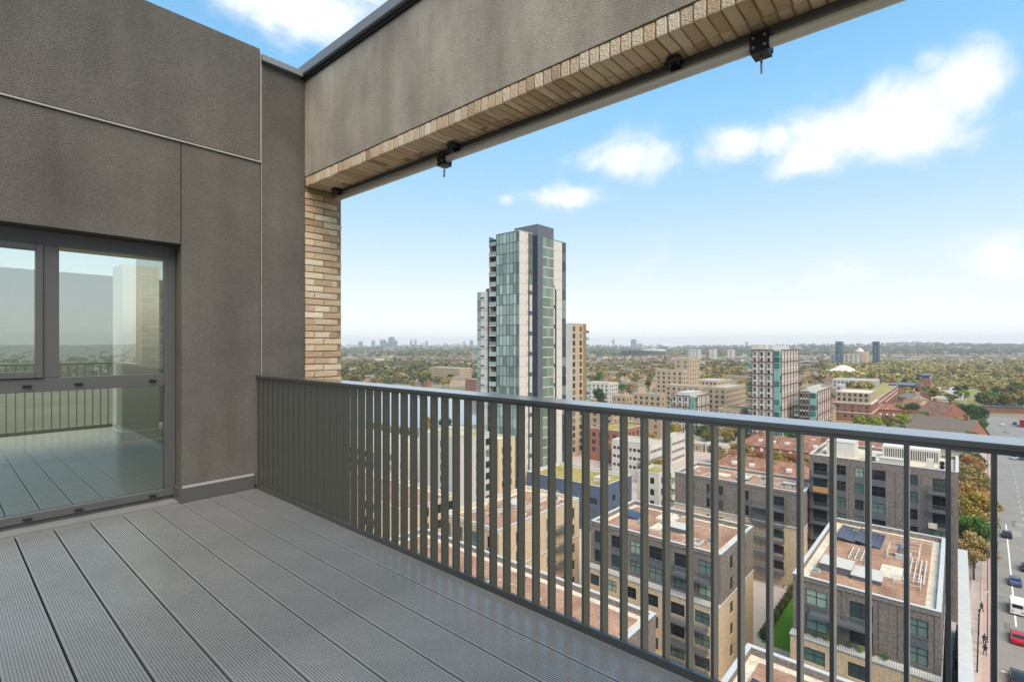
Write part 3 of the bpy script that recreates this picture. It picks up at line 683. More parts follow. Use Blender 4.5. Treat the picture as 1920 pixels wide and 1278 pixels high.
for c in (.215, .38, .575, .695, .84):
    m = -.2+22.7*c; pane_obj('x', 116.997, m-.09, m+.09, .2, Z4-1.6, 'dbrick', 'brick_pilaster', .07, root=r4)
for i in range(7):
    for c in (.105, .91): balcony(r4, 'x', 117, -.2+22.7*c-1.75, -.2+22.7*c+1.75, Z4-1.0-(i+1)*FL+.1, dep=1.2, style='bars')
flat_roof(r4, 117, 134, -.2, 22.5, Z4, 'dbrick', 'gravel', border=.8)
z4 = Z4-.56
plant_box(121.5, 126.5, 15.4, 20.2, z4, 2.9, 'whitep', 'white plant room box on the pale roof of the tall dark block')
lv = thing('louvre_screen', 'white louvred plant screen with dark vertical slots on the pale roof', 'screen', (126.5, 6.5, z4))
q = MB(); q.box(125.2, 129.5, 2.4, 11.2, z4, z4+2.6); q.build('panel', M['whitep'], lv)
for i in range(24): yy = 2.75+i*.345; q = MB(); q.box(125.15, 125.22, yy, yy+.13, z4+.35, z4+2.2); q.build('slot', M['dark'], lv)
plant_box(119.2, 121.2, 7.6, 11.2, z4, 1.1, 'concrete', 'grey plant box in front of the louvred screen')
plant_box(118.6, 120.2, 11.8, 12.9, z4, 1.3, 'bluep', 'small blue grey box in front of the louvred screen')
for i, yy in enumerate((2.0, 3.7)):
    ac = thing('air_conditioner', ('white double fan air conditioner on the pale roof near the road', 'white boxed air conditioner beside the double fan unit')[i], 'air conditioner', (120.6, yy, z4))
    q = MB(); q.box(120.2, 121.0, yy-.55, yy+.55, z4+.1, z4+1.75); q.build('casing', M['whitep'], ac)
    if i == 0:
        for zz in (.55, 1.25): q = MB(); q.cyl((120.19, yy, z4+zz), (120.15, yy, z4+zz), .36, n=14); q.build('fan', M['dark'], ac)
pipe_rack(122, 13.3, z4, 6, 2.2, 5, 'grey pipes between the plant room box and louvred screen')
guard_frame(122.5, 13.5, z4, 5, 2.2, 'pale guard rail beside the plant room box of the tall dark block')
# B8 cream block
estate('cream brick block with stacked side balconies in front of the glass tower', 58.5, 81, 54, 67, ZR, [(.12,1.9),(.42,1.9),(.7,1.7),(.92,1.6)], [(.22,1.5),(.42,1.5),(.58,1.5),(.9,1.5)],
       baly=[('y',.73,4.2,(0,1,2,3,4))], dark='cbrick', inset=.06)
for i, (a, b_) in enumerate(((66,61),(70.5,58.5),(63.5,64.5))): pipe_rack(a, b_, z6, 4.5, 1.2, 3, ('pale pipes in the middle of the cream block roof', 'pale pipes by the box on the cream block roof', 'pale pipes near the outer parapet of the cream block roof')[i])
plant_box(70, 73, 60.4, 63, z6, .5, 'concrete', 'low grey box on the cream block roof')
plant_box(75.2, 77.5, 59, 61, z6, .8, 'whitep', 'white box on the far end of the cream block roof')
vent_unit(78, 57.2, z6, 1.0, 'steel vent on the far end of the cream block roof')
# B9 and B10, nearest roofs
estate('nearest red roofed dark brick block under the terrace railing', 31, 51.6, 24.5, 64, ZR, ev(8,.03), ev(5,.05), inset=.06)
solar(43.5, 29.2, z6, 2, 'two slate grey panels lying on the nearest red roof')
vent_unit(40.5, 35.0, z6, 1.2, 'white drum vent on the nearest red roof'); vent_unit(40.0, 37.6, z6, .9, 'smaller white drum vent on the nearest red roof')
pipe_rack(40, 44, z6, 4.2, 3.2, 5, 'pale pipes across the nearest red roof'); plant_box(39.2, 42.2, 39.2, 41.8, z6, .6, 'whitep', 'white box beside pipes on the nearest red roof')
pipe_rack(41.5, 32, z6, 3, 1.0, 3, 'short pale pipes near the grey panels on the nearest red roof')
estate('red roofed brick block at the foot of the terrace beside the road', 31, 52.3, -3.6, 15.3, ZR, ev(4,.03), ev(5,.05), inset=.06)
solar(43, 11.8, z6, 5, 'row of slate blue panels on the red roof beside the road'); solar(43, 8.4, z6, 5, 'second row of slate blue panels on the red roof beside the road')
clutter(75, 98, 3.5, 14, z6, 12, 'the solar panel roof'); clutter(74.5, 85, 27, 44, z6, 14, 'the red roof beside the lawn'); clutter(114.5, 123, 25, 46, z6, 12, 'the long red roof beyond the lawn'); clutter(61, 79, 56, 65, z6, 12, 'the cream block roof'); clutter(36, 50, 27, 60, z6, 18, 'the nearest red roof'); clutter(38, 50, 0, 13, z6, 8, 'the red roof beside the road'); clutter(119, 124.5, 1, 21, z4, 8, 'the pale roof of the tall dark block')
# wooden planter screen and beige cover on two balconies of the tall dark block
q = MB(); q.box(115.66, 115.78, 19.0, 21.6, Z4-1.0-2*FL+.15, Z4-1.0-2*FL+1.2); tag(q.build('balcony_screen', mat('orange_timber', S(190,140,86), .8, .15, 6)), 'orange timber screen on a balcony of the tall dark block', 'screen')
q = MB(); q.box(115.5, 115.72, 2.6, 3.8, Z4-1.0-3*FL+.2, Z4-1.0-3*FL+1.1); tag(q.build('balcony_cover', M['gravel']), 'beige cloth hung over a balcony rail of the tall dark block', 'cloth')
# low blue podium with green roof, in front of the glass tower
rp = thing('podium_block', 'low blue clad block with planted roof at the foot of the glass tower', 'building', (120, 81, 0))
zsP = [1.0+i*FL for i in range(3)]
block(rp, 112, 128, 67.9, 92.5, 0, H-36, 'bluep', grid(67.9, 92.5, ev(6,.02), 2.4, zsP, 1.6), grid(112, 128, ev(4,.05), 1.6, zsP, 1.6))
flat_roof(rp, 112, 128, 67.9, 92.5, H-36, 'coping', 'sedum', border=.6)
plant_box(118, 121.5, 71, 74, H-36.56, .9, 'whitep', 'white roof box on the planted roof at the tower foot')
rw = thing('white_block', 'plain white block with green glass balconies beside the planted roof', 'building', (132, 64, 0))
zsW = [1.2+i*FL for i in range(4)]
block(rw, 128.5, 138, 60.2, 66.5, 0, H-34.5, 'whitep', grid(60.2, 66.5, [.3,.7], 1.2, zsW, 1.7), grid(128.5, 138, [.25,.75], 1.8, zsW, 1.8))
flat_roof(rw, 128.5, 138, 60.2, 66.5, H-34.5, 'whitep', 'sedum', border=0)
for i in range(4): balcony(rw, 'y', 60.2, 132, 136.5, .6+i*FL, dep=1.3, style='glass', slabm='concrete')
# blocks seen in the slits between the bars
rl = thing('apartment_block', 'pale grey slab block seen through the bars beside the glass tower', 'building', (96, 104, 0), 'brick apartment blocks of the estate below')
zl = H-24; zsl = [zl-1.0-(i+1)*FL+.8 for i in range(7)]
block(rl, 89.7, 102, 96.4, 113, 0, zl, 'concrete', grid(96.4, 113, [(.42,1.6),(.65,1.6),(.88,1.6)], 1.6, zsl, 1.8), grid(89.7, 102, [.25,.55,.85], 1.8, zsl, 1.9))
flat_roof(rl, 89.7, 102, 96.4, 113, zl, 'concrete', 'sedum', border=.6)
plant_box(94, 98, 101, 106, zl-.56, 1.8, 'whitep', 'white roof box on the pale slab block beside the tower')
rc = thing('apartment_block', 'cream brick block squeezed between the pale slab and the glass tower', 'building', (108, 96, 0), 'brick apartment blocks of the estate below')
block(rc, 103.5, 110.6, 95.6, 112, 0, H-26.2, 'cbrick', grid(95.6, 112, ev(5,.03), 1.3, zsl[1:], 1.8), grid(103.5, 110.6, [.3,.7], 1.3, zsl[1:], 1.8))
flat_roof(rc, 103.5, 110.6, 95.6, 112, H-26.2, 'cbrick', 'gravel', border=0)
rm_ = thing('apartment_block', 'white balconied block furthest along the railing, seen through the narrow gaps', 'building', (94, 142, 0), 'brick apartment blocks of the estate below')
zsm = [2+i*FL for i in range(5)]
block(rm_, 86, 102, 124, 160, 0, H-29.5, 'whitep', grid(124, 160, ev(9,.02), 1.8, zsm, 1.9), grid(86, 102, ev(4,.04), 1.6, zsm, 1.9))
flat_roof(rm_, 86, 102, 124, 160, H-29.5, 'whitep', 'roofgrey', border=0)
for i in range(5):
    for c in (.2, .5, .8): balcony(rm_, 'x', 86, 124+36*c-2, 124+36*c+2, 1.2+i*FL, dep=1.2)
rn = thing('apartment_block', 'cream block with small windows near the reservoir, seen between the bars', 'building', (66, 100, 0), 'brick apartment blocks of the estate below')
block(rn, 58.5, 72, 78, 112, 0, H-31, 'cbrick', grid(78, 112, ev(9,.02), 1.5, zsm, 1.8), grid(58.5, 72, ev(4,.04), 1.4, zsm, 1.8))
flat_roof(rn, 58.5, 72, 78, 112, H-31, 'cbrick', 'roofred')

# ================================================================== THE GLASS TOWER
T = thing('glass_tower', 'tall glass and white clad residential tower with dark slate core and roof box', 'tower', (122, 98, 0))
fh = 3.0; zt = H+33.1; nfl = 27
tx, ty = 111.2, 94.6
yb0, yb1 = 103.6, 106.8                     # balcony stack at the outer end of the glass front
# cores
q = MB(); q.box(tx+.1, 130.6, ty+.1, yb1-3.3, 0, zt-.3); q.box(tx+2.2, 130.6, yb0-.2, yb1, 0, zt-1.6); q.build('core_wall', M['slate'], T)
for i in range(nfl):
    z0 = zt-.25-(i+1)*fh
    for j in range(6):                        # glass front
        a = ty+1.0+j*(yb0-ty-1.0)/6; pane_obj('x', tx+.1, a+.03, a+(yb0-ty-1.0)/6-.03, z0+.14, z0+fh-.04, 'g_tower')
    pane_obj('x', tx+.1, ty+.02, ty+.92, z0+.14, z0+fh-.04, 'g_green' if i % 3 else 'slate')
    q_ = ('x',)
    # balcony stack
    q = None
    if i < nfl-1:
        balcony(T, 'x', tx+2.2, yb0+.05, yb1-.05, z0+.1, dep=2.1, style='tint', slabm='whitep' if i >= 1 else 'slate')
        pane_obj('x', tx+2.2, yb1-.16, yb1-.06, z0+.12, z0+fh-.13, 'whitep' if i % 2 else 'slate', 'side_screen', 1.9 if i % 2 else 2.0)
    # white clad bay next to the glass corner
    pane_obj('y', ty+.1, tx+.08, tx+3.2, z0+.03, z0+fh-.03, 'whitep', 'cladding_panel', .1)
    pane_obj('y', ty+.1, tx+3.26, tx+4.1, z0+1.25, z0+fh-.03, 'whitep', 'cladding_panel', .1)
    pane_obj('y', ty+.1, tx+3.26, tx+4.1, z0+.03, z0+1.2, 'concrete', 'cladding_panel', .08)
    if i > 4: pane_obj('y', ty+.1, tx+4.1, tx+4.75, z0+.03, z0+fh-.03, 'navy', 'cladding_panel', .06)
    pane_obj('y', ty+.1, tx+4.8, tx+5.9, z0+(1.2 if i % 2 else .03), z0+fh-.03, 'whitep' if i > 4 else 'g_green', 'cladding_panel', .1)
q = MB(); q.box(tx+.06, tx+.12, ty+.02, yb0-.1, 0, zt-.1)
q = MB()
for i in range(nfl+1): z0 = zt-.25-i*fh; q.box(tx-.02, tx+.1, ty+1.0, yb0, z0-.02, z0+.13)
q.build('floor_band', M['slate'], T)
q = MB()
for j in range(7): a = ty+1.0+j*(yb0-ty-1.0)/6; q.box(tx-.05, tx+.1, a-.028, a+.028, 0, zt-.15)
q.build('mullion', M['frame'], T)
q = MB(); q.box(tx-.02, tx+6.2, ty-.02, yb0+.1, zt-.22, zt); q.build('roof', M['coping'], T)
q = MB(); q.box(tx+.2, tx+6, yb0+.12, yb1, zt-1.6, zt-1.3); q.build('roof', M['slate'], T)
# slate core with green glazing
q = MB(); q.box(117.6, 125.5, 92.9, 102, 0, H+35.7); q.build('core_wall', M['slate'], T)
q = MB(); q.box(117.56, 117.6-.003, 92.92, ty, 0, H+32.4); q.build('fin_panel', M['navy'], T)
for i in range(nfl):
    z0 = H+32.2-(i+1)*fh
    pane_obj('y', 92.9, 117.66, 119.9, z0+.03, z0+fh-.03, 'slate', 'cladding_panel', .05)
    for j in range(3): pane_obj('y', 92.9, 120.0+j*1.82, 120.0+j*1.82+1.76, z0+.45, z0+fh-.03, 'g_green')
    pane_obj('y', 92.9, 120.0, 125.46, z0+.03, z0+.4, 'coping', 'spandrel', .05)
    # far bay: white cladding with narrow windows, glass edge
    pane_obj('y', 93.4, 125.6, 126.6, z0+(.03 if i < 4 or i % 2 else 1.1), z0+fh-.03, 'whitep', 'cladding_panel', .12)
    if i > 4: pane_obj('y', 93.4, 126.6, 127.5, z0+.03, z0+fh-.03, 'frame', 'cladding_panel', .05)
    else: pane_obj('y', 93.4, 126.6, 127.5, z0+.03, z0+fh-.03, 'whitep', 'cladding_panel', .12)
    pane_obj('y', 93.4, 127.5, 130.4, z0+.03, z0+fh-.03, 'whitep', 'cladding_panel', .12)
    pane_obj('y', 93.4, 130.45, 132.6, z0+.2, z0+fh-.03, 'g_far')
q = MB(); q.box(125.5, 132.6, 93.42, 104, 0, H+32.5); q.build('core_wall', M['slate'], T)
# lower wing
wz = H+17.6
q = MB(); q.box(113, 128, yb1+.02, 113.4, 0, wz-1.0); q.box(114, 127, yb1+.02, 110.6, wz-1.0, wz); q.build('core_wall', M['slate'], T)
for i in range(21):
    z0 = wz-1.0-(i+1)*fh
    for (a0, a1, mm_, zz, nm) in ((111.9, 113.38, 'g_tower', .3, 'pane'), (110.3, 111.8, 'whitep', 1.3, 'cladding_panel'), (108.9, 110.3, 'whitep', .8 if i % 2 else .03, 'cladding_panel'), (106.9, 107.9, 'whitep', .03 if i % 2 else 1.4, 'cladding_panel'), (107.95, 108.85, 'navy', .03, 'cladding_panel')):
        pane_obj('x', 113, a0, a1, z0+zz, z0+fh-.03, mm_, nm, .08)
    pane_obj('x', 113, 108.9, 111.8, z0+.03, z0+.75, 'concrete', 'spandrel', .06)
# ---- brown tower behind it
TB = thing('brown_tower', 'slim brown and ochre tower with white flank and projecting balconies behind the glass tower', 'tower', (176, 124, 0))
bx0, by0 = xy(1073, 218); by1 = y_at(1058, bx0); bx1 = x_at(1099, by0); zb = H+9.4
zsb = [zb-1.0-(i+1)*3.05+.6 for i in range(18)]
oy = grid(bx0, bx1, [(.12,2.0)], 2.0, zsb, 2.1)+grid(bx0, bx1, [(.6,2.0)], 2.0, zsb, 2.2)
block(TB, bx0, bx1, by0, by1+2, 0, zb, 'tbrick', (), oy, split=False, gmn='g_far')
q = MB(); q.box(bx0-.06, bx0-.003, by0+.02, by1+2, 0, zb-.05); q.build('flank_cladding', M['whitep'], TB)
q = MB(); q.box(bx0+(bx1-bx0)*.78, bx1+.02, by0-.06, by0-.003, 0, zb); q.build('ochre_cladding', M['ochre'], TB)
flat_roof(TB, bx0, bx1, by0, by1+2, zb, 'concrete', 'roofgrey', border=0)
for i in range(18): balcony(TB, 'y', by0+2.2, bx1+.03, bx1+2.2, zsb[i]-.5, dep=2.4, style='teal', slabm='concrete')

# ================================================================== MID-DISTANCE BUILDINGS
FOOT = []                                   # occupied footprints, so that trees and houses keep clear
def pxbox(uC, uL, uR, d):
    x0, y0 = xy(uC, d); return x0, x_at(uR, y0), y0, y_at(uL, x0)
def zpx(v, d): return H-(v-647)/F*d
def far_block(name, label, uC, uL, uR, d, vtop, wm, colw=3.4, ww=1.5, wh=1.7, fh_=3.1, roofm='roofgrey', group=None, border=0, frame='frame', glass='g_far', z=None, maxd=40):
    x0, x1, y0, y1 = pxbox(uC, uL, uR, d); x1 = min(x1, x0+maxd); zt_ = z if z else zpx(vtop, d)
    r = thing(name, label, 'building', ((x0+x1)/2, (y0+y1)/2, 0), group)
    nf = max(1, int((zt_-1.2)/fh_)); zs = [zt_-1.0-(i+1)*fh_+.7 for i in range(nf)]
    block(r, x0, x1, y0, y1, 0, zt_, wm, grid(y0, y1, ev(max(1, int((y1-y0)/colw)), .02), ww, zs, wh), grid(x0, x1, ev(max(1, int((x1-x0)/colw)), .02), ww, zs, wh), split=False, gmn=glass, fm=frame)
    flat_roof(r, x0, x1, y0, y1, zt_, wm, roofm, border=border)
    FOOT.append((x0-3, x1+3, y0-3, y1+3)); return r, x0, x1, y0, y1, zt_
def framed_tower(label, uC, uL, uR, d, vtop, nfl_, cap, fh_=3.0):
    x0, x1, y0, y1 = pxbox(uC, uL, uR, d); zt_ = zpx(vtop, d)
    r = thing('framed_tower', label, 'tower', ((x0+x1)/2, (y0+y1)/2, 0), 'white towers with brown frames')
    zs = [zt_-.5-(i+1)*fh_+.45 for i in range(nfl_)]
    nx, ny = max(3, int((y1-y0-3)/2.6)), max(3, int((x1-x0-3)/5.5))
    cx = [(3+(y1-y0-3)*(i+.62)/nx)/(y1-y0) for i in range(nx)]; cyy = [(3+(x1-x0-3)*(i+.62)/ny)/(x1-x0) for i in range(ny)]
    block(r, x0, x1, y0, y1, 0, zt_, 'whitep', grid(y0, y1, cx, 1.25, zs, 2.1), grid(x0, x1, cyy, 1.25, zs, 2.1), split=False, gmn='g_far', depth=.25)
    for i in range(nfl_):
        z0 = zs[i]-.35
        pane_obj('x', x0-.1, y0+.1, y0+2.6, z0+.2, z0+fh_-.15, 'g_teal', root=r); pane_obj('y', y0-.1, x0+.1, x0+2.6, z0+.2, z0+fh_-.15, 'g_teal', root=r)
    for i in range(nx+1): a = y0+2.9+(y1-y0-3)*i/nx; q = MB(); q.box(x0-.35, x0-.003, a-.12, a+.12, 0, zt_+.2); q.build('frame_post', M['brownf'], r)
    for i in range(ny+1): a = x0+2.9+(x1-x0-3)*i/ny; q = MB(); q.box(a-.12, a+.12, y0-.35, y0-.003, 0, zt_+.2); q.build('frame_post', M['brownf'], r)
    for i in range(0, nfl_+1, 2):
        z = zt_-i*fh_; q = MB(); q.box(x0-.33, x0-.004, y0+2.7, y1, z-.12, z+.2); q.build('frame_beam', M['brownf'], r); q = MB(); q.box(x0+2.7, x1, y0-.33, y0-.004, z-.12, z+.2); q.build('frame_beam', M['brownf'], r)
    for i in range(nfl_): balcony(r, 'x', x0+3.2, y1+.02, y1+2.4, zs[i]-.4, dep=3.0, style='teal', slabm='concrete')
    flat_roof(r, x0, x1, y0, y1, zt_, 'whitep', 'roofgrey', border=0)
    q = MB(); q.box(x0+3, x1-2, y0+4, y1-2, zt_-.6, zt_+cap); q.build('roof_box', M['coping'], r)
    FOOT.append((x0-4, x1+4, y0-4, y1+4)); return x0, x1, y0, y1, zt_, r
a = framed_tower('tall white tower with brown frame grid and teal glass corner', 1462, 1410, 1497, 250, 656, 16, 2.4)
q = MB(); q.box(a[0]-.05, a[0]+5, a[3]-6.6, a[3]+.02, a[4]+.3, a[4]+2.7); q.build('raised_front', M['whitep'], a[5])
framed_tower('short white block with brown frame grid beside the tall framed tower', 1530, 1499, 1557, 252, 735, 7, 1.6)
framed_tower('short white framed block standing alone before the tan brick estate', 1303, 1260, 1331, 272, 743, 6, 1.6)
g_ = 'tan brick blocks of the far estate'
far_block('tan_brick_block', 'tan brick block of ten storeys with set back top, left wing of the tallest group', 1281, 1229, 1291, 350, 694, 'tbrick', group=g_)
far_block('tan_brick_block', 'tallest tan brick block, narrow and rising above its estate', 1292, 1265, 1312, 366, 672, 'tbrick', group=g_, colw=4.2, ww=1.3)
far_block('tan_brick_block', 'low broad tan block in front of the tallest brick group', 1312, 1247, 1328, 322, 724, 'tbrick', group=g_)
far_block('tan_brick_block', 'tan brick block between the short framed block and tall framed tower', 1361, 1327, 1398, 306, 727, 'tbrick', group=g_)
far_block('tan_brick_block', 'low pale tan block under the tall framed tower, with green roof and white box', 1384, 1346, 1403, 262, 768, 'tbrick', group=g_, roofm='sedum')
far_block('tan_brick_block', 'pinkish tan terrace block with flat roof beyond the tan estate', 1345, 1300, 1379, 452, 714, 'tbrick', group=g_)
far_block('tan_brick_block', 'low tan block with regular windows left of the short framed block', 1240, 1186, 1247, 300, 740, 'tbrick', group=g_)
far_block('tan_brick_block', 'lowest tan block on the reservoir side of the estate', 1174, 1147, 1186, 322, 742, 'tbrick', group=g_)
far_block('tan_brick_block', 'tan brick block with balconies seen under the railing, behind red brick row', 1150, 1108, 1186, 232, 768, 'tbrick', group=g_)
far_block('tan_brick_block', 'slim tan brick block with white balconies under the railing by yellow trees', 1240, 1218, 1250, 236, 778, 'tbrick', group=g_)
far_block('red_brick_row', 'low red brick row with planted roof behind the white school', 1160, 1106, 1214, 205, 808, 'rbrick', roofm='sedum')
r, x0, x1, y0, y1, zt_ = far_block('red_brick_block', 'red brick block with white string courses and cream top storeys', 1634, 1563, 1647, 315, 757, 'rbrick', fh_=3.0)
q = MB()
for zz in (zt_-.3, zt_-6.1): q.box(x0-.2, x1+.1, y0-.2, y1+.1, zz-.15, zz+.2)
q.build('string_course', M['white'], r)
zs = [zt_+.9, zt_+3.9]; opx_ = grid(y0+1, y1-1, ev(6,.02), 1.6, zs, 1.9); block(r, x0+.9, x1-.9, y0+.9, y1-.9, zt_-.6, zt_+6.4, 'tbrick', opx_, grid(x0+1, x1-1, ev(4,.02), 1.6, zs, 1.9), name='cream_storeys', split=False, gmn='g_far'); flat_roof(r, x0+.9, x1-.9, y0+.9, y1-.9, zt_+6.4, 'tbrick', 'gravel', border=0)
zt_ += 6.0
bx = (x1+.05, x_at(1690, y0), y0, y0+13); r2 = thing('red_brick_block', 'lower red brick wing with white bands joined to the cream topped block', 'building', ((bx[0]+bx[1])/2, y0+6, 0))
zz2 = zt_-5.6; zs = [zz2-1-(i+1)*3.0+.7 for i in range(4)]
block(r2, bx[0], bx[1], bx[2], bx[3], 0, zz2, 'rbrick', (), grid(bx[0], bx[1], ev(9,.02), 1.5, zs, 1.7), split=False, gmn='g_far'); flat_roof(r2, *bx, zz2, 'rbrick', 'sedum', border=0)
q = MB(); q.box(bx[0], bx[1]+.2, y0-.2, y0-.003, zz2-6.2, zz2-5.8); q.box(bx[0], bx[1]+.2, y0-.2, y0-.003, zz2-3.1, zz2-2.8); q.build('string_course', M['white'], r2); FOOT.append((bx[0]-3, bx[1]+3, bx[2]-3, bx[3]+3))
r, x0, x1, y0, y1, zt_ = far_block('red_brick_hall', 'red brick hall with long dark roof and white framed glazing', 1716, 1664, 1728, 450, 727, 'rbrick', ww=2.2, wh=2.2, frame='framew')
q = MB(); q.box(x0+.6, x1-.6, y0+.6, y1-.6, zt_-.5, zt_+2.2); q.build('dark_roof', M['navy'], r)
r, x0, x1, y0, y1, zt_ = far_block('red_brick_hall', 'tall end of red brick with dark roof and white glazed bay', 1744, 1724, 1767, 440, 709, 'rbrick', ww=1.6, wh=2.2, frame='framew')
q = MB(); q.box(x0+1, x1-.6, y0+.6, y1-1.2, zt_-.5, zt_+2.4); q.build('dark_roof', M['navy'], r)
far_block('grey_slab_block', 'long pale grey slab block beyond the red brick block', 1640, 1560, 1702, 485, 714, 'concrete')
far_block('grey_slab_block', 'small grey block with curved white roof between framed block and red brick', 1578, 1567, 1586, 420, 722, 'concrete')
# white school
for lab, uC, uL, uR, d, v in (('white school block with window bands and blank end wall', 1219, 1147, 1245, 180, 833), ('second white school block with blank end wall, further back', 1260, 1240, 1288, 205, 820)):
    far_block('school_block', lab, uC, uL, uR, d, v, 'whitep', colw=1.6, ww=1.2, wh=1.1, group='white school blocks', maxd=13)
for lab, uC, uL, uR, d, v in (('low white classroom range with large window grid', 1362, 1322, 1386, 222, 836), ('low tan classroom with pale flat roof beside the window grid range', 1316, 1290, 1338, 228, 832)):
    far_block('classroom', lab, uC, uL, uR, d, v, 'whitep' if 'white' in lab else 'tbrick', colw=1.5, ww=1.2, wh=2.0, fh_=2.8, frame='framew', maxd=14)
# far left
far_block('stone_school', 'long sandstone coloured building with gabled centre among trees near the reservoir', 862, 806, 884, 640, 690, 'tbrick', maxd=22)
far_block('red_brick_block', 'red brick block at the foot of the glass tower by the water', 893, 872, 910, 470, 711, 'rbrick', maxd=20)
far_block('white_flats', 'white flats with small windows right of the brown tower', 1142, 1101, 1164, 400, 718, 'whitep', maxd=14)
# hotel complex on the rise
r, x0, x1, y0, y1, zt_ = far_block('white_campus', 'long white campus building with window bands on the hillside', 1610, 1556, 1670, 1150, 664, 'whitep', colw=9, ww=5, wh=2.0, fh_=4)
for lab, uC, uL, uR, v in (('left blue glass tower of the white campus', 1576, 1566, 1582, 640), ('right blue glass tower of the white campus', 1646, 1636, 1656, 640)):
    far_block('blue_tower', lab, uC, uL, uR, 1130, v, 'navy', colw=5, ww=3.6, wh=2.2, fh_=3.4, glass='g_teal')
dm = thing('domed_hall', 'tan drum with white cupola behind the white campus', 'building', (*xy(1612, 1220), 0))
q = MB(); q.cyl((0,0,0), (0,0,33), 19, n=14); q.build('drum', M['tbrick'], dm, local=True); q = MB(); q.cyl((0,0,33), (0,0,40), 9, 5, n=12); q.cyl((0,0,40),(0,0,44),2,.4,n=8); q.build('cupola', M['whitep'], dm, local=True)
far_block('white_campus', 'white long low building with window band beyond the park', 1800, 1758, 1812, 1320, 680, 'whitep', colw=9, ww=6, wh=1.6, fh_=5, maxd=25)
# circus tent
ct = thing('circus_tent', 'white and pink peaked big top tent at the edge of the park', 'tent', (*xy(1581, 800), 0))
q = MB(); R = 31
for k_ in range(24):
    a0, a1 = 2*math.pi*k_/24, 2*math.pi*(k_+1)/24
    pr = [(R, 4), (R*.72, 6.5), (R*.45, 11), (R*.22, 15.5), (R*.05, 17)]
    for (ra, za), (rb, zb_) in zip(pr[:-1], pr[1:]): q.quad((ra*math.cos(a0), ra*math.sin(a0), za), (ra*math.cos(a1), ra*math.sin(a1), za), (rb*math.cos(a1), rb*math.sin(a1), zb_), (rb*math.cos(a0), rb*math.sin(a0), zb_), k_ % 2)
q.build('canopy', [M['white'], mat('pink_canvas', S(224,180,166), .8)], ct, local=True)
q = MB(); q.cyl((0,0,0),(0,0,4), R*.97, n=24, caps=False); q.build('side_wall', M['bluep'], ct, local=True)
q = MB()
for s in ((-5,0),(5,0),(0,5)): q.cyl((s[0],s[1],14),(s[0],s[1],21),.25,n=6)
q.build('mast', M['steel'], ct, local=True); FOOT.append((*sorted((ct.location.x-36, ct.location.x+36)), ct.location.y-36, ct.location.y+36))
# stadium
sx, sy = xy(1207, 2180); st = thing('stadium', 'low wide stadium bowl with pale sweeping rim', 'stadium', (sx, sy, 0))
q = MB(); N = 48; rx, ry = 110, 88
for k_ in range(N):
    a0, a1 = 2*math.pi*k_/N, 2*math.pi*(k_+1)/N
    pr = [(.86, 4), (1.0, 24), (1.03, 28), (.75, 24)]
    for i, ((ra, za), (rb, zb_)) in enumerate(zip(pr[:-1], pr[1:])):
        P = lambda r_, a_, z_: (rx*r_*math.cos(a_), ry*r_*math.sin(a_), z_+(3*math.cos(2*a_) if z_ > 5 else 0))
        q.quad(P(ra,a0,za), P(ra,a1,za), P(rb,a1,zb_), P(rb,a0,zb_), 0 if i == 0 else 1)
q.build('bowl', [M['slate'], M['whitep']], st, local=True); q = MB(); q.cyl((0,0,0),(0,0,4.2), 90, n=30); q.build('base', M['concrete'], st, local=True)
# ---- pitched houses
def house_mesh(lx, ly, hw, hr, wm, rm, hip=0.0, chim=True):
    q = MB(); q.box(-lx/2, lx/2, -ly/2, ly/2, 0, hw, 0, skip='t'); o = .35; hx = lx/2-hip
    A, B_, C_, D_ = (-lx/2-o, -ly/2-o, hw-.1), (lx/2+o, -ly/2-o, hw-.1), (lx/2+o, ly/2+o, hw-.1), (-lx/2-o, ly/2+o, hw-.1); R0, R1 = (-hx-o*(hip == 0), 0, hw+hr), (hx+o*(hip == 0), 0, hw+hr)
    q.quad(A, B_, R1, R0, 1); q.quad(C_, D_, R0, R1, 1); q.poly([B_, C_, R1], 1 if hip else 0); q.poly([D_, A, R0], 1 if hip else 0)
    if chim:
        for s in (-.3, .35): q.box(lx*s-.5, lx*s+.5, -.4, .4, hw+hr-.9, hw+hr+1.4, 0)
    n_ = max(2, int(lx/3))
    for i in range(n_):
        c = -lx/2+lx*(i+.5)/n_
        for z in (1.0, 3.8):
            if z+1.3 < hw:
                for s in (-1, 1): q.box(c-.55, c+.55, s*(ly/2+.01)-.03, s*(ly/2+.01)+.03, z, z+1.4, 2)
    return q.mesh('house', [M[wm], M[rm], M['framew']])
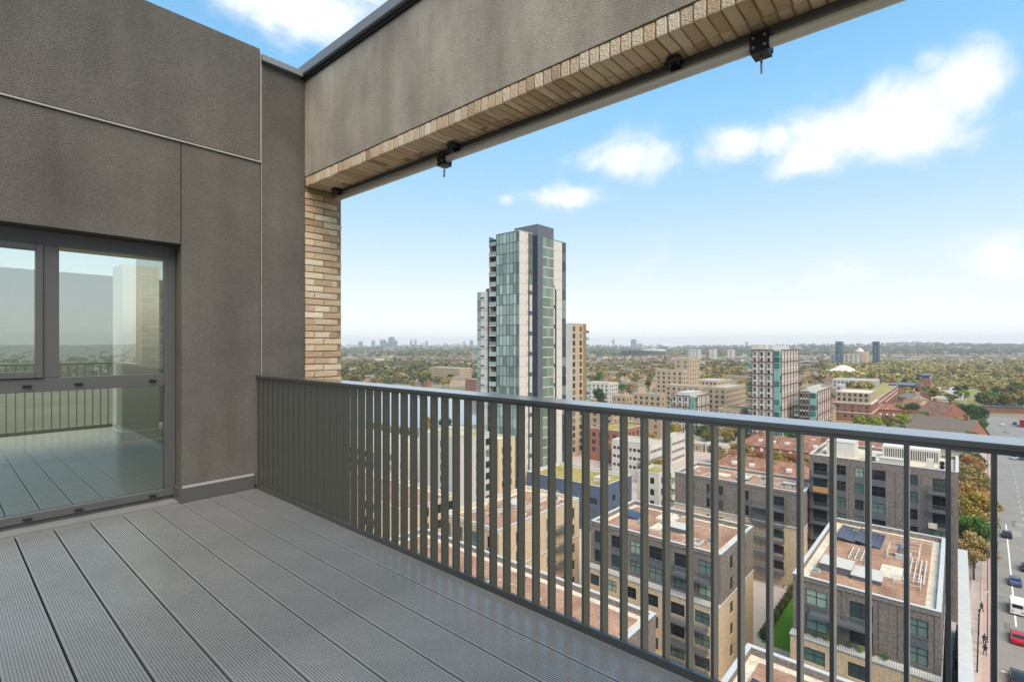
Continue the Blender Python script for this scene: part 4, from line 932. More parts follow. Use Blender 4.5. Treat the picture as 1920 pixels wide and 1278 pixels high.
def big_house(name, label, u, v, z, lx, ly, hw, hr, wm, rm, hip, rz, dorm=0):
    x, y = hit(u, v, z); r = thing(name, label, 'building', (x, y, 0), None, rz); FOOT.append((x-lx*.6, x+lx*.6, y-lx*.6, y+lx*.6))
    q = MB(); q.box(-lx/2, lx/2, -ly/2, ly/2, 0, hw, 0, skip='t')
    if not hip:
        for s in (-1, 1): q.poly([(s*lx/2, -ly/2, hw), (s*lx/2, ly/2, hw), (s*lx/2, 0, hw+hr)])
    q.build('wall', M[wm], r, local=True)
    q = MB(); o = .5; hx = lx/2-hip+(o if not hip else 0)
    A, B_, C_, D_ = (-lx/2-o, -ly/2-o, hw-.05), (lx/2+o, -ly/2-o, hw-.05), (lx/2+o, ly/2+o, hw-.05), (-lx/2-o, ly/2+o, hw-.05); R0, R1 = (-hx, 0, hw+hr+.1), (hx, 0, hw+hr+.1)
    q.quad(A, B_, R1, R0); q.quad(C_, D_, R0, R1)
    if hip: q.poly([B_, C_, R1]); q.poly([D_, A, R0])
    ro = q.build('roof', M[rm], r, local=True)
    for s in (-.34, .3): q = MB(); q.box(lx*s-.7, lx*s+.7, -.6, .6, hw+hr*.7, hw+hr+1.6); q.build('chimney', M['rbrick'], ro, local=True)
    n_ = int(lx/3.4)
    for i in range(n_):
        c = -lx/2+lx*(i+.5)/n_
        for k_ in range(int(hw/3)):
            for s in (-1, 1): q = MB(); q.box(c-.6, c+.6, s*(ly/2+.012)-.05, s*(ly/2+.012)+.05, 1+k_*3, 2.5+k_*3); q.build('window', M['framew'], r, local=True)
    for i in range(dorm):
        c = -lx*.35+lx*.7*(i+.5)/dorm
        for s in (-1, 1):
            yy = s*ly*.33; q = MB(); q.box(c-.8, c+.8, min(yy, yy-s*1.6), max(yy, yy-s*1.6), hw+hr*.15, hw+hr*.62); q.build('dormer', M['framew'], ro, local=True)
big_house('brick_flats', 'old flats with long red tiled roof and white dormers behind the dark brick block', 1432, 882, 6, 32, 12, 6, 4, 'rbrick', 'tile', 5, math.radians(90), 4)
big_house('brick_flats', 'second range of red tiled flats with dormers, nearer the framed tower', 1480, 838, 6, 36, 12, 6, 4, 'rbrick', 'tile', 5, math.radians(90), 5)
big_house('brick_flats', 'red tiled roof range showing just above the louvred plant screen', 1580, 838, 6, 36, 12, 6, 4, 'rbrick', 'tile', 5, math.radians(90), 5)
big_house('gabled_house', 'pinkish brick house with big plain gable beside the park trees', 1768, 782, 6, 20, 15, 8, 7, 'rbrick', 'tile', 0, math.radians(35))
big_house('gabled_hall', 'hall with broad grey brown roof and red brick gable by the main road', 1774, 812, 5, 26, 18, 5, 8, 'rbrick', 'tile_b', 0, math.radians(60))
big_house('gabled_house', 'white gabled house with slate roof between orange trees', 1722, 786, 5, 10, 8, 5, 3.5, 'whitep', 'tile_b', 0, math.radians(80))
big_house('gabled_house', 'low dark brick row with red tiled roof before the red brick hall', 1700, 768, 5, 40, 9, 5, 3.5, 'rbrick', 'tile', 0, math.radians(100))

# ================================================================== GROUND, ROAD, WATER
def attr_mat(name, rough=.9):
    m = bpy.data.materials.new(name); m.use_nodes = True; n = m.node_tree.nodes; p = n['Principled BSDF']; a_ = n.new('ShaderNodeAttribute'); a_.attribute_name = 'tint'
    m.node_tree.links.new(a_.outputs['Color'], p.inputs['Base Color']); p.inputs['Roughness'].default_value = rough; p.inputs['Specular IOR Level'].default_value = .2; return m
def hill(x, y):
    r_ = np.hypot(x, y); a_ = np.arctan2(y, x); t = np.clip((r_-2300)/4200, 0, 1); t = t*t*(3-2*t)
    return t*(41+7*np.sin(a_*9+1)+4*np.sin(a_*23+.5)+3*np.sin(a_*41)+np.where(a_ < .35, 9, 0)*np.clip((.35-a_)/.2, 0, 1))
radii = np.concatenate([[0], np.geomspace(60, 8000, 46)]); na = 220
vv = [(0, 0, 0)]; ff = []
for i, r_ in enumerate(radii[1:]):
    for k_ in range(na): a_ = 2*math.pi*k_/na; x, y = r_*math.cos(a_), r_*math.sin(a_); vv.append((x, y, float(hill(np.array(x), np.array(y)))-.002))
for k_ in range(na): ff.append((0, 1+k_, 1+(k_+1) % na))
for i in range(len(radii)-2):
    b0, b1 = 1+i*na, 1+(i+1)*na
    for k_ in range(na): ff.append((b0+k_, b1+k_, b1+(k_+1) % na, b0+(k_+1) % na))
me = bpy.data.meshes.new('ground'); me.from_pydata(vv, [], ff)
gmat = mat('town_ground', S(122,118,92), .95, .35, .012, detail=14, col2=S(142,136,112)); me.materials.append(gmat)
tag(place('ground', me), kind='structure')
def sheet(name, pts, z, m, kind='structure', parent=None):
    q = MB(); q.poly([(x, y, z) for x, y in pts]); o = q.build(name, m, parent)
    return tag(o, kind=kind) if not parent else o
sheet('estate_paving', [(10,-4.5),(112,-4.9),(240,-8),(240,120),(110,190),(10,190)], .006, M['pave'])
sheet('lawn', [(88.5,16.6),(111.4,16.6),(111.4,23.9),(88.5,23.9)], .012, M['lawn'])
sheet('lawn', [(140,1.5),(170,.5),(170,5),(140,6)], .012, M['lawn'])
sheet('park', [hit(1500,700,0), hit(1585,735,0), hit(1775,775,0), hit(1850,757,0), hit(2300,757,0), hit(2300,684,0), hit(1500,684,0)], .004, M['park'])
pathq = [hit(1760,726,0), hit(1800,737,0), hit(1855,752,0), hit(1862,748,0), hit(1800,733,0), hit(1765,723,0)]
sheet('park_path', pathq, .01, mat('park_path_gravel', S(150,138,116), .95, .1, .2))
# reservoir
wm_ = bpy.data.materials.new('reservoir_water'); wm_.use_nodes = True; p = wm_.node_tree.nodes['Principled BSDF']; p.inputs['Base Color'].default_value = (*S(120,130,132), 1); p.inputs['Roughness'].default_value = .08; p.inputs['Specular IOR Level'].default_value = 1.0
wz_ = wm_.node_tree.nodes.new('ShaderNodeTexNoise'); wz_.inputs['Scale'].default_value = 1.2; wbp = wm_.node_tree.nodes.new('ShaderNodeBump'); wbp.inputs['Strength'].default_value = .15
tcw = wm_.node_tree.nodes.new('ShaderNodeTexCoord'); wm_.node_tree.links.new(tcw.outputs['Object'], wz_.inputs['Vector']); wm_.node_tree.links.new(wz_.outputs[0], wbp.inputs['Height']); wm_.node_tree.links.new(wbp.outputs[0], p.inputs['Normal'])
sheet('water', [hit(u, v, 0) for u, v in ((1010,752),(960,741),(880,737),(760,736),(620,738),(480,745),(470,800),(600,812),(700,806),(800,800),(900,795),(1000,790))], .02, wm_)
# main road, parallel pavement with kerb, cycle lane
def rl_(x, off): return (x, -4.2-(x-100)*.0335-off)     # point on the near kerb line, off metres towards the road
XS = [20, 60, 100, 150, 200, 260, 320, 380, 440]
def strip(name, o0, o1, z, m, xs=XS, kind='structure', parent=None):
    q = MB()
    for a_, b_ in zip(xs[:-1], xs[1:]): q.quad((*rl_(a_, o0), z), (*rl_(b_, o0), z), (*rl_(b_, o1), z), (*rl_(a_, o1), z))
    o = q.build(name, m, parent)
    return o if parent else tag(o, kind=kind)
road = strip('road', 0, 27, .008, M['asphalt'])
q = MB(); q.poly([(*rl_(330, -26), .010), (*rl_(470, -26), .010), (*rl_(470, 80), .010), (*rl_(330, 80), .010)]); q.build('junction_surface', M['asphalt'], road)
q = MB()
for a_, b_ in zip(XS[:-2], XS[1:-1]):
    (xa, ya_), (xb, yb_) = rl_(a_, -3.4), rl_(b_, -3.4); (xc, yc), (xd, yd) = rl_(b_, 0), rl_(a_, 0)
    q.quad((xa, ya_, .13), (xb, yb_, .13), (xc, yc, .13), (xd, yd, .13)); q.quad((xd, yd, .0), (xc, yc, .0), (xc, yc, .13), (xd, yd, .13))
tag(q.build('pavement', M['pave']), kind='structure')
strip('cycle_lane', -1.5, -.25, .136, M['cycle'], XS[:-2])
strip('kerb', -.22, -.02, .145, M['concrete'], XS[:-2])
strip('bus_lane_line', 2.55, 2.8, .016, M['mark'], [122, 150, 190], parent=road)
for off in (6.2, 9.6, 18.4):
    dm_ = MB(); dm_.quad((0, 0, 0), (2.2, -.073, 0), (2.2, -.2, 0), (0, -.127, 0)); dme = dm_.mesh('lane_dash', M['mark'])
    for k_ in range(26):
        x = 90+k_*7.2; p_ = rl_(x, off); place('lane_dash', dme, road, (p_[0], p_[1], .016))
q = MB(); 
for a_, b_ in zip(XS[2:-2], XS[3:-1]):
    q.quad((*rl_(a_, 13), .014), (*rl_(b_, 13), .014), (*rl_(b_, 14.6), .014), (*rl_(a_, 14.6), .014))
q.build('median_hatching', M['yellow'], road)
pa_, pb_ = mat('tar_patch', S(110,107,104), .9, .12, .5, speck=.08, sscale=3), mat('pale_patch', S(150,146,140), .9, .1, .5)
for k_ in range(14):
    x = random.uniform(105, 250); o_ = random.uniform(.8, 22); l_, w_ = random.uniform(3, 16), random.uniform(.5, 2.2); q = MB(); q.quad((*rl_(x, o_), .0105+k_*.0002), (*rl_(x+l_, o_), .0105+k_*.0002), (*rl_(x+l_, o_+w_), .0105+k_*.0002), (*rl_(x, o_+w_), .0105+k_*.0002)); q.build('road_patch', pa_ if k_ % 3 else pb_, road)
for k_ in range(12):
    x = 100+k_*.95; q = MB(); q.quad((*rl_(x, .6), .017), (*rl_(x+.5, .6), .017), (*rl_(x+.5, 11.5), .017), (*rl_(x, 11.5), .017)); 
    if k_ in (0, 4): q.build('crossing_line', M['mark'], road)
# striped ramp beside the pavement
for k_ in range(16):
    x = 122+k_*1.7; p_ = rl_(x, -5.6)
    if k_ == 0:
        rp_ = thing('striped_ramp', 'pale and brown striped stepped strip beside the pavement trees', 'steps', (p_[0]+12, p_[1], 0)); q = MB(); q.box(-.42, .42, -1.0, 1.0, 0, .1); sme = q.mesh('step', M['mark'])
    place('step', sme, rp_, (p_[0]-rp_.location.x, p_[1]-rp_.location.y, .02))

# ================================================================== VEGETATION
def crown_mesh(seed, n, R, hgt, leaf, clumps, name='crown'):
    g = np.random.default_rng(seed); cs = []
    while len(cs) < clumps:
        p = g.uniform(-1, 1, 3)
        if .25 < np.linalg.norm(p) < 1: cs.append(p)
    cs = np.array(cs); cr = g.uniform(.28, .5, clumps); idx = g.integers(0, clumps, n)
    d = g.normal(size=(n, 3)); d /= np.linalg.norm(d, axis=1)[:, None]; rad = g.uniform(.3, 1, n)**.5
    P = cs[idx]+d*(cr[idx]*rad)[:, None]*np.array([1, 1, .8]); P *= np.array([R, R, hgt/2])*.78
    N = d+g.normal(size=(n, 3))*.6; N /= np.linalg.norm(N, axis=1)[:, None]
    t1 = np.cross(N, g.normal(size=(n, 3))); t1 /= np.linalg.norm(t1, axis=1)[:, None]+1e-9; t2 = np.cross(N, t1)
    s = g.uniform(.6, 1.3, n)[:, None]*leaf
    V = np.stack([P-t1*s, P-t2*s*.6, P+t1*s, P+t2*s*.6], 1).reshape(-1, 3)
    me = bpy.data.meshes.new(name); me.from_pydata(V.tolist(), [], np.arange(4*n).reshape(-1, 4).tolist()); me.materials.append(LEAF['green']); return me
CROWN = [crown_mesh(s, 4200, 4.2, 8.0, .24, 26) for s in (1, 2, 3)]
CROWN_M = [crown_mesh(s, 1100, 4.2, 7.5, .46, 18) for s in (11, 12, 13, 14)]
def trunk_mesh(seed, h, r):
    g = random.Random(seed); q = MB(); q.cyl((0,0,0), (g.uniform(-.2,.2), g.uniform(-.2,.2), h), r, r*.6, n=7)
    for k_ in range(5):
        a_ = k_*1.3+g.random(); q.cyl((0, 0, h*.75+k_*.1), (math.cos(a_)*2.1, math.sin(a_)*2.1, h+2+g.random()*1.6), r*.42, r*.1, n=5)
    q.cyl((0,0,h*.95), (0.2,0,h+3.5), r*.5, r*.12, n=5)
    return q.mesh('trunk', M['bark'])
TRUNK = [trunk_mesh(s, 4.0, .22) for s in (1, 2, 3)]
def tree(x, y, s, col, label, group, near=False, cat='tree', z=0.0):
    r = thing('tree', label, cat, (x, y, z), group, random.uniform(0, 6.28)); r.scale = (s*random.uniform(.9, 1.1), s*random.uniform(.9, 1.1), s)
    place('trunk', random.choice(TRUNK), r)
    c = place('crown', random.choice(CROWN if near else CROWN_M), r, (0, 0, 6.4)); c.material_slots[0].link = 'OBJECT'; c.material_slots[0].material = LEAF[col]; return r
GS = 'street trees between the dark block and the pavement'
for x, y, s, c, lab in ((140.5,-2.6,.95,'tan','tan and olive street tree beside the striped steps'), (148,-2.8,1.15,'green','bright green street tree behind the tall dark block'),
      (157,-1.6,.9,'lime','yellow green street tree between the bright green and golden ones'), (168,-3.4,1.25,'yellow','golden street tree beside the cycle lane'), (180,-2.2,1.2,'orange','orange brown street tree beside the cycle lane'), (194,-3.6,1.15,'tan','pale tan street tree near the bus stop end of the pavement'), (206,-4.8,1.0,'olive','small olive street tree before the road bends'), (163,2.2,1.15,'olive','olive tree in the garden strip behind the golden street trees'), (188,3,1.2,'russet','russet tree in the garden strip behind the street trees'), (199,1.5,1.2,'olive','large olive tree in the garden strip by the end of the block'), (214,-2.2,1.2,'tan','large tan tree in the garden strip near the hall'), (226,-3,1.2,'orange','orange tree in the garden strip near the hall'), (238,-4,1.1,'dark','dark green tree in the garden strip near the hall'), (222,6,1.2,'lime','yellow green tree beside the hall garden'), (208,9,1.2,'olive','olive tree beside the hall garden')):
    tree(x, y, s, c, lab, GS, True)
NT = [(1150,872,1.0,'tan'),(1136,860,.95,'olive'),(1222,850,.9,'yellow'),(1212,842,.8,'orange'),(1250,838,.9,'lime'),(1266,826,.9,'yellow'),(1316,832,1.0,'dark'),(1330,840,.85,'olive'),(1364,842,1.1,'tan'),(1376,838,1.0,'olive'),(1412,850,.9,'russet'),(1430,846,.9,'tan'),
      (1372,886,.8,'russet'),(1390,888,.85,'olive'),(1408,889,.8,'tan'),(1424,888,.85,'russet'),(1442,889,.8,'olive'),(1462,888,.85,'yellow'),(1480,889,.8,'russet'),(1500,888,.8,'tan'),(1352,880,.8,'tan'),(1340,868,.8,'olive'),(1400,860,.8,'tan'),(1420,858,.85,'russet'),(1380,862,.8,'yellow'),(1508,842,.9,'olive'),(1484,836,.9,'green'),(1530,838,.8,'russet'),(1612,812,1.0,'lime'),(1640,815,1.05,'lime'),(1664,812,1.0,'olive'),(1690,806,1.0,'lime'),(1706,800,1.1,'orange'),(1716,812,.9,'yellow'),(1730,804,1.0,'green'),(1690,782,1.0,'tan'),(1712,784,1.05,'dark'),(1744,786,.8,'green'),
      (1792,788,1.25,'lime'),(1806,792,1.3,'lime'),(1818,798,1.4,'dark'),(1832,803,1.3,'dark'),(1822,812,1.1,'dark'),(1806,816,1.0,'yellow'),(1790,806,.9,'orange'),(1838,815,.9,'green'),(1842,790,.9,'dark'),
      (1086,800,1.0,'yellow'),(1112,772,1.0,'yellow'),(1098,768,1.0,'dark'),(1128,770,.9,'dark'),(1170,766,1.0,'dark'),(1240,900,.8,'yellow'),(1226,910,.8,'olive'),(1236,922,.7,'yellow'),(1206,905,.7,'olive'),(1218,925,.7,'tan'),
      (760,838,1.0,'olive'),(740,835,1.0,'yellow'),(720,832,1.0,'lime'),(700,830,1.0,'olive'),(800,815,1.0,'yellow'),(835,815,1.0,'dark'),(1808,846,.9,'green'),(1822,850,1.0,'olive')]
CN = {'tan':'dry tan leaved tree','olive':'olive leaved tree','yellow':'golden yellow tree','orange':'orange autumn tree','lime':'yellow green tree','dark':'dark green tree','green':'fresh green tree','russet':'russet brown tree'}
for u, v, s, c in NT:
    x, y = hit(u, v, 0); where = 'behind the white school' if 1120 < u < 1300 and v < 895 else 'in the estate garden by the white block' if u < 1300 and v >= 895 else 'by the reservoir' if u < 1100 else 'near the framed towers' if u < 1560 else 'round the brick houses by the main road'
    tree(x, y, s, c, CN[c]+' '+where, 'trees '+where, True)
    FOOT.append((x-3, x+3, y-3, y+3))
bw = thing('boundary_wall', 'long red brick wall and kiosks on the far side of the junction', 'wall', (*hit(1890, 772, 0), 0))
(ax_, ay_), (bx2, by2) = hit(1846, 770, 0), hit(1960, 778, 0); q = MB(); nx_, ny_ = (by2-ay_), -(bx2-ax_); ln = math.hypot(nx_, ny_); nx_, ny_ = nx_/ln*.3, ny_/ln*.3
for (p0, p1) in (((ax_, ay_), (bx2, by2)), ((bx2+nx_, by2+ny_), (ax_+nx_, ay_+ny_)), ): q.quad((*p0, 0), (*p1, 0), (*p1, 2.8), (*p0, 2.8))
q.quad((ax_, ay_, 2.8), (bx2, by2, 2.8), (bx2+nx_, by2+ny_, 2.8), (ax_+nx_, ay_+ny_, 2.8)); q.build('wall', M['rbrick'], bw)
for k_ in range(5): x, y = hit(1852+k_*18, 772+k_*.6, 0); q = MB(); q.box(x-3.5, x-.5, y-4, y+4, 0, 4.2); q.build('kiosk', M['rbrick'], bw); q = MB(); q.box(x-3.9, x-.1, y-4.4, y+4.4, 4.2, 4.6); q.build('kiosk_roof', M['slate'], bw)
for k_ in range(16):
    x, y = hit(1842+k_*6.2, random.uniform(763, 768), 0); c = ('dark','olive','green','olive','tan')[k_ % 5]; tree(x, y, random.uniform(1.0, 1.5), c, CN[c]+' behind the red boundary wall', 'trees behind the red boundary wall')
# hedges round the lawn
HM = crown_mesh(40, 900, 1.6, 2.2, .14, 24, 'hedge'); 
for k_ in range(9):
    o = place('hedge', HM, None, (111.0-(k_ % 2)*.5, 16.6+k_*.9, .8)); o.material_slots[0].link = 'OBJECT'; o.material_slots[0].material = LEAF[('olive','dark','tan')[k_ % 3]]
    tag(o, 'shaggy %s shrub along the end of the lawn' % ('olive','dark green','tan')[k_ % 3], 'shrub', 'shrubs along the lawn')
for k_ in range(14):
    o = place('hedge', HM, None, (90+k_*1.6, 24.0, .7)); o.scale = (.8, .6, .8); o.material_slots[0].link = 'OBJECT'; o.material_slots[0].material = LEAF[('dark','olive')[k_ % 2]]
    tag(o, 'small %s shrub on the long side of the lawn' % ('dark green','olive')[k_ % 2], 'shrub', 'shrubs along the lawn')
for k_ in range(8):
    o = place('potted_shrub', HM, None, (71.75+(k_ % 2)*.15, 6.2+k_*1.15, 12.5)); o.scale = (.3, .32, .36); o.material_slots[0].link = 'OBJECT'; o.material_slots[0].material = LEAF[('green','olive','lime')[k_ % 3]]
    tag(o, ('fresh green','olive','yellow green')[k_ % 3]+' shrub on the terrace ledge under the solar panel roof', 'shrub', 'shrubs on the terrace ledge')
def free(x, y, m=4):
    if any(a-m < x < b+m and c-m < y < d_+m for a, b, c, d_ in FOOT): return False
    if 20 < x < 425 and -36-(x-100)*.0335 < y < -1-(x-100)*.0335: return False
    if 10 < x < 140 and -5 < y < 170: return False
    return True
ROADX = (320, 480)
def inwater(u, v): return 455 < u < 1010 and 732 < v < 806
# scattered single trees and houses
cnt = 0; pal_c = ['olive','dark','tan','olive','green','yellow','russet','orange','tan']; pal_p = ['olive','tan','lime','olive','tan','yellow','orange','dark']
regs = [(1100,1560,690,775,70,'beyond the tan brick estate',pal_c),(1560,1930,690,762,80,'in the park',pal_p),(610,900,700,734,38,'on the far bank of the reservoir',['dark','olive','olive','tan','tan','yellow']),(1842,1935,748,764,20,'along the far side of the junction',['dark','olive','green','olive','tan'])]
for (u0, u1, v0, v1, n_, where, pal) in regs:
    k_ = 0; tries = 0
    while k_ < n_ and tries < 4000:
        tries += 1; u, v = random.uniform(u0, u1), v0+(v1-v0)*random.random()**1.2; x, y = hit(u, v, 0)
        if not free(x, y) or inwater(u, v): continue
        if 1840 < u and v > 752 and where == 'in the park': continue
        if where == 'in the park' and ((u > 1755 and 722 < v < 752 and u < 1870 and random.random() < .75) or (v > 756 and u < 1680)): continue
        c = random.choice(pal); tree(x, y, random.uniform(.9, 1.7), c, CN[c]+' '+where, 'trees '+where); FOOT.append((x-2, x+2, y-2, y+2)); k_ += 1
HOUSE = [house_mesh(11, 9, 6, 3.2, 'tbrick', 'tile'), house_mesh(22, 9, 6, 3.0, 'rbrick', 'tile_b'), house_mesh(14, 9, 6, 3.4, 'whitep', 'tile'), house_mesh(30, 10, 9, 3, 'tbrick', 'tile_b', 3)]
HL = ['small tan brick house with red tiled roof', 'brick terrace with brown roof', 'white house with red tiled roof', 'long tan terrace with hipped brown roof']
for (u0, u1, v0, v1, n_, where) in ((1100,1560,690,790,80,'among the trees beyond the estate'),(640,900,676,730,26,'in the woods beyond the reservoir'),(1560,1720,735,790,24,'near the red brick hall')):
    k_ = 0; tries = 0
    while k_ < n_ and tries < 3000:
        tries += 1; u, v = random.uniform(u0, u1), random.uniform(v0, v1); x, y = hit(u, v, 0)
        if not free(x, y, 8) or inwater(u, v): continue
        i = random.randrange(4); tag(place('house', HOUSE[i], None, (x, y, 0), random.choice((0, 1.57, .4, 1.2))+random.uniform(-.1, .1)), HL[i]+' '+where, 'house', 'houses '+where); FOOT.append((x-9, x+9, y-9, y+9)); k_ += 1
# distant woods and roofs that merge into one mass
def stuff_quads(name, pts, sizes, cols, per, leaf, flat=.75):
    g = np.random.default_rng(5); n = len(pts)
    d = g.normal(size=(n, per, 3)); d /= np.linalg.norm(d, axis=2)[..., None]; d[..., 2] = np.abs(d[..., 2])*1.2-.25
    P = pts[:, None, :]+d*sizes[:, None, None]*g.uniform(.55, 1, (n, per, 1))*np.array([1, 1, flat]); P[..., 2] += sizes[:, None]*.55
    N = d+g.normal(size=d.shape)*.5; N /= np.linalg.norm(N, axis=2)[..., None]
    t1 = np.cross(N, g.normal(size=d.shape)); t1 /= np.linalg.norm(t1, axis=2)[..., None]+1e-9; t2 = np.cross(N, t1); s = (sizes*leaf)[:, None, None]*g.uniform(.6, 1.2, (n, per, 1))
    V = np.stack([P-t1*s, P-t2*s*.8, P+t1*s, P+t2*s*.8], 2).reshape(-1, 3); nf = n*per
    me = bpy.data.meshes.new(name); me.vertices.add(nf*4); me.vertices.foreach_set('co', V.ravel().astype(np.float32)); me.loops.add(nf*4); me.loops.foreach_set('vertex_index', np.arange(nf*4, dtype=np.int32))
    me.polygons.add(nf); me.polygons.foreach_set('loop_start', np.arange(0, nf*4, 4, dtype=np.int32)); me.polygons.foreach_set('loop_total', np.full(nf, 4, dtype=np.int32)); me.update(calc_edges=True)
    C = np.repeat(cols, per, 0)*g.uniform(.86, 1.14, (nf, 1)); C = np.concatenate([np.clip(C, 0, 1), np.ones((nf, 1))], 1)
    at = me.attributes.new('tint', 'FLOAT_COLOR', 'FACE'); at.data.foreach_set('color', C.ravel().astype(np.float32)); me.materials.append(MATS.setdefault('tinted', attr_mat('tinted_leaves'))); return me
PAL = np.array([S(100,100,56), S(84,92,54), S(120,110,66), S(140,124,82), S(94,96,62), S(146,128,66), S(116,94,70), S(142,110,68), S(72,82,56)])
def ring(n, umin, umax, d0, d1):
    u = rng.uniform(umin, umax, n); w = rng.uniform(1/d1, 1/d0, n); d = 1/(w*.55+rng.uniform(1/d1, 1/d0, n)*.45); t = (u-960)/F
    x = d*(CA+t*SA); y = d*(SA-t*CA); return u, d, x, y
PARK = np.array([S(150,136,84), S(134,126,72), S(164,146,84), S(120,118,64), S(156,128,76), S(142,132,88), S(112,112,62), S(158,138,70), S(130,116,76)])
def wood(name, label, n, umin, umax, d0, d1, smin, smax, per, leaf, keep, pal=PAL):
    u, d, x, y = ring(n, umin, umax, d0, d1); cl_ = np.sin(x*.011+1.3)*np.sin(y*.009)+np.sin(x*.004)*np.sin(y*.0055+2)+rng.normal(0, .35, n); ok = (cl_ > keep(u, d))
    v = 647+H*F/d; ok &= ~((u > 440) & (u < 1015) & (v > 730) & (v < 812))
    for a_, b_, c_, e_ in FOOT: ok &= ~((x > a_) & (x < b_) & (y > c_) & (y < e_))
    x, y, u = x[ok], y[ok], u[ok]; m_ = len(x); pts = np.stack([x, y, hill(x, y)], 1); k2_ = (np.abs((np.sin(x*.006)+np.sin(y*.007+x*.003))*2.4+rng.normal(0, .9, m_)).astype(int)) % len(PAL)
    o = place(name, stuff_quads(name, pts, rng.uniform(smin, smax, m_), np.where((u > 1545)[:, None] & (np.hypot(x, y) < 2400)[:, None], PARK[k2_], pal[k2_]), per, leaf)); tag(o, label, 'woodland', kind='stuff')
wood('woodland', 'woods and gardens of the middle distance fading towards the skyline', 12500, 430, 2250, 620, 2300, 4.8, 9.5, 48, .30, lambda u, d: np.where((u > 1540), -.9, np.where(u < 900, -1.1, -.15)))
wood('park_wood', 'massed autumn crowns of the park beyond the main road', 1500, 1590, 2250, 430, 1250, 3.6, 6.2, 60, .28, lambda u, d: np.where((u > 1750) & (u < 1880) & (d < 560), .9, -.4))
wood2 = None
wood('far_woodland', 'hazy wooded slopes in front of the skyline', 9000, 330, 2400, 2000, 7400, 7, 15, 26, .5, lambda u, d: -.15)
# far roofs: small gabled boxes
def far_roofs(n, d0, d1, umin, umax):
    u, d, x, y = ring(n, umin, umax, d0, d1); v = 647+H*F/d; ok = ~((u > 440) & (u < 1015) & (v > 728)) & ~((u > 1560) & (d < 1250)) & ~((u < 900) & (rng.random(n) < .75))
    for a_, b_, c_, e_ in FOOT: ok &= ~((x > a_-6) & (x < b_+6) & (y > c_-6) & (y < e_+6))
    x, y, d = x[ok], y[ok], d[ok]; m_ = len(x); z = hill(x, y); q = MB(); tint = []; WP = [S(178,166,150), S(158,142,124), S(196,190,180), S(142,116,100)]; RP = [S(130,110,98), S(114,108,102), S(142,114,98), S(158,152,144), S(122,108,98)]
    for i in range(m_):
        lx, ly, h_ = random.uniform(9, 34), random.uniform(8, 12), random.uniform(5, 10)*(1.4 if random.random() < .15 else 1); a_ = random.choice((0, 1.57, .5, 1.1)); c_, s_ = math.cos(a_), math.sin(a_)
        T_ = lambda p, w, zz: (x[i]+p*c_-w*s_, y[i]+p*s_+w*c_, z[i]+zz); A, B_, C_, D_ = (-lx/2, -ly/2), (lx/2, -ly/2), (lx/2, ly/2), (-lx/2, ly/2); rh = random.choice((.3, 2.6, 3))
        for p_, r_ in ((A, B_), (B_, C_), (C_, D_), (D_, A)): q.quad(T_(*p_, -1), T_(*r_, -1), T_(*r_, h_), T_(*p_, h_))
        q.quad(T_(*A, h_), T_(*B_, h_), T_(lx/2, 0, h_+rh), T_(-lx/2, 0, h_+rh)); q.quad(T_(*C_, h_), T_(*D_, h_), T_(-lx/2, 0, h_+rh), T_(lx/2, 0, h_+rh)); q.poly([T_(*B_, h_), T_(*C_, h_), T_(lx/2, 0, h_+rh)]); q.poly([T_(*D_, h_), T_(*A, h_), T_(-lx/2, 0, h_+rh)])
        w_, r_ = random.choice(WP), random.choice(RP); tint += [w_]*4+[r_]*2+[w_]*2
    me = q.mesh('distant_roofs', MATS.setdefault('tinted_wall', attr_mat('tinted_walls'))); at = me.attributes.new('tint', 'FLOAT_COLOR', 'FACE'); at.data.foreach_set('color', np.concatenate([np.array(tint), np.ones((len(tint), 1))], 1).ravel().astype(np.float32))
    tag(place('distant_roofs', me), 'countless far roofs and walls among the trees up to the skyline', 'houses', kind='stuff')
far_roofs(1300, 900, 6800, 560, 2050)
# woods on the other side of the tower, mirrored in the window
nb_ = 2600; aa = rng.uniform(-2.3, -.9, nb_); dd = 1/rng.uniform(1/5500, 1/800, nb_); xx_, yy_ = dd*np.cos(aa), dd*np.sin(aa)
o = place('woodland', stuff_quads('woodland', np.stack([xx_, yy_, hill(xx_, yy_)], 1), rng.uniform(5, 11, nb_), PAL[rng.integers(0, 5, nb_)], 30, .3)); tag(o, 'woods behind the viewer mirrored in the window glass', 'woodland', kind='stuff')
# ---- skyline towers, each a thing
SK = [(676,640,7,'g'),(700,639,6,'g'),(718,637,10,'b'),(734,632,10,'b'),(742,640,6,'b'),(726,643,8,'b'),(771,638,4,'g'),(779,637,4,'g'),(800,640,4,'g'),(792,645,10,'w'),(820,646,12,'w'),(835,645,8,'g'),(858,643,8,'w'),(870,641,7,'w'),(884,639,6,'g'),(852,646,20,'w'),(760,646,16,'w'),(655,646,10,'w'),(666,647,8,'w'),
      (1188,637,9,'b'),(1134,646,10,'w'),(1166,648,8,'g'),(1200,644,9,'t'),(1236,646,8,'g'),(1222,648,10,'w'),(1255,650,12,'w'),(1275,648,10,'w'),(1318,647,6,'g'),(1336,650,8,'w'),(1350,649,8,'w'),(1376,650,12,'w'),(1400,641,4,'g'),(1305,649,12,'w'),(1420,650,10,'w'),
      (1717,641,11,'w'),(1743,642,9,'g'),(1678,645,10,'w'),(1695,648,18,'w'),(1790,646,10,'w'),(1812,645,12,'w'),(1854,643,9,'t'),(1830,648,8,'w'),(1505,647,8,'w'),(1525,646,6,'g'),(1880,647,14,'w')]
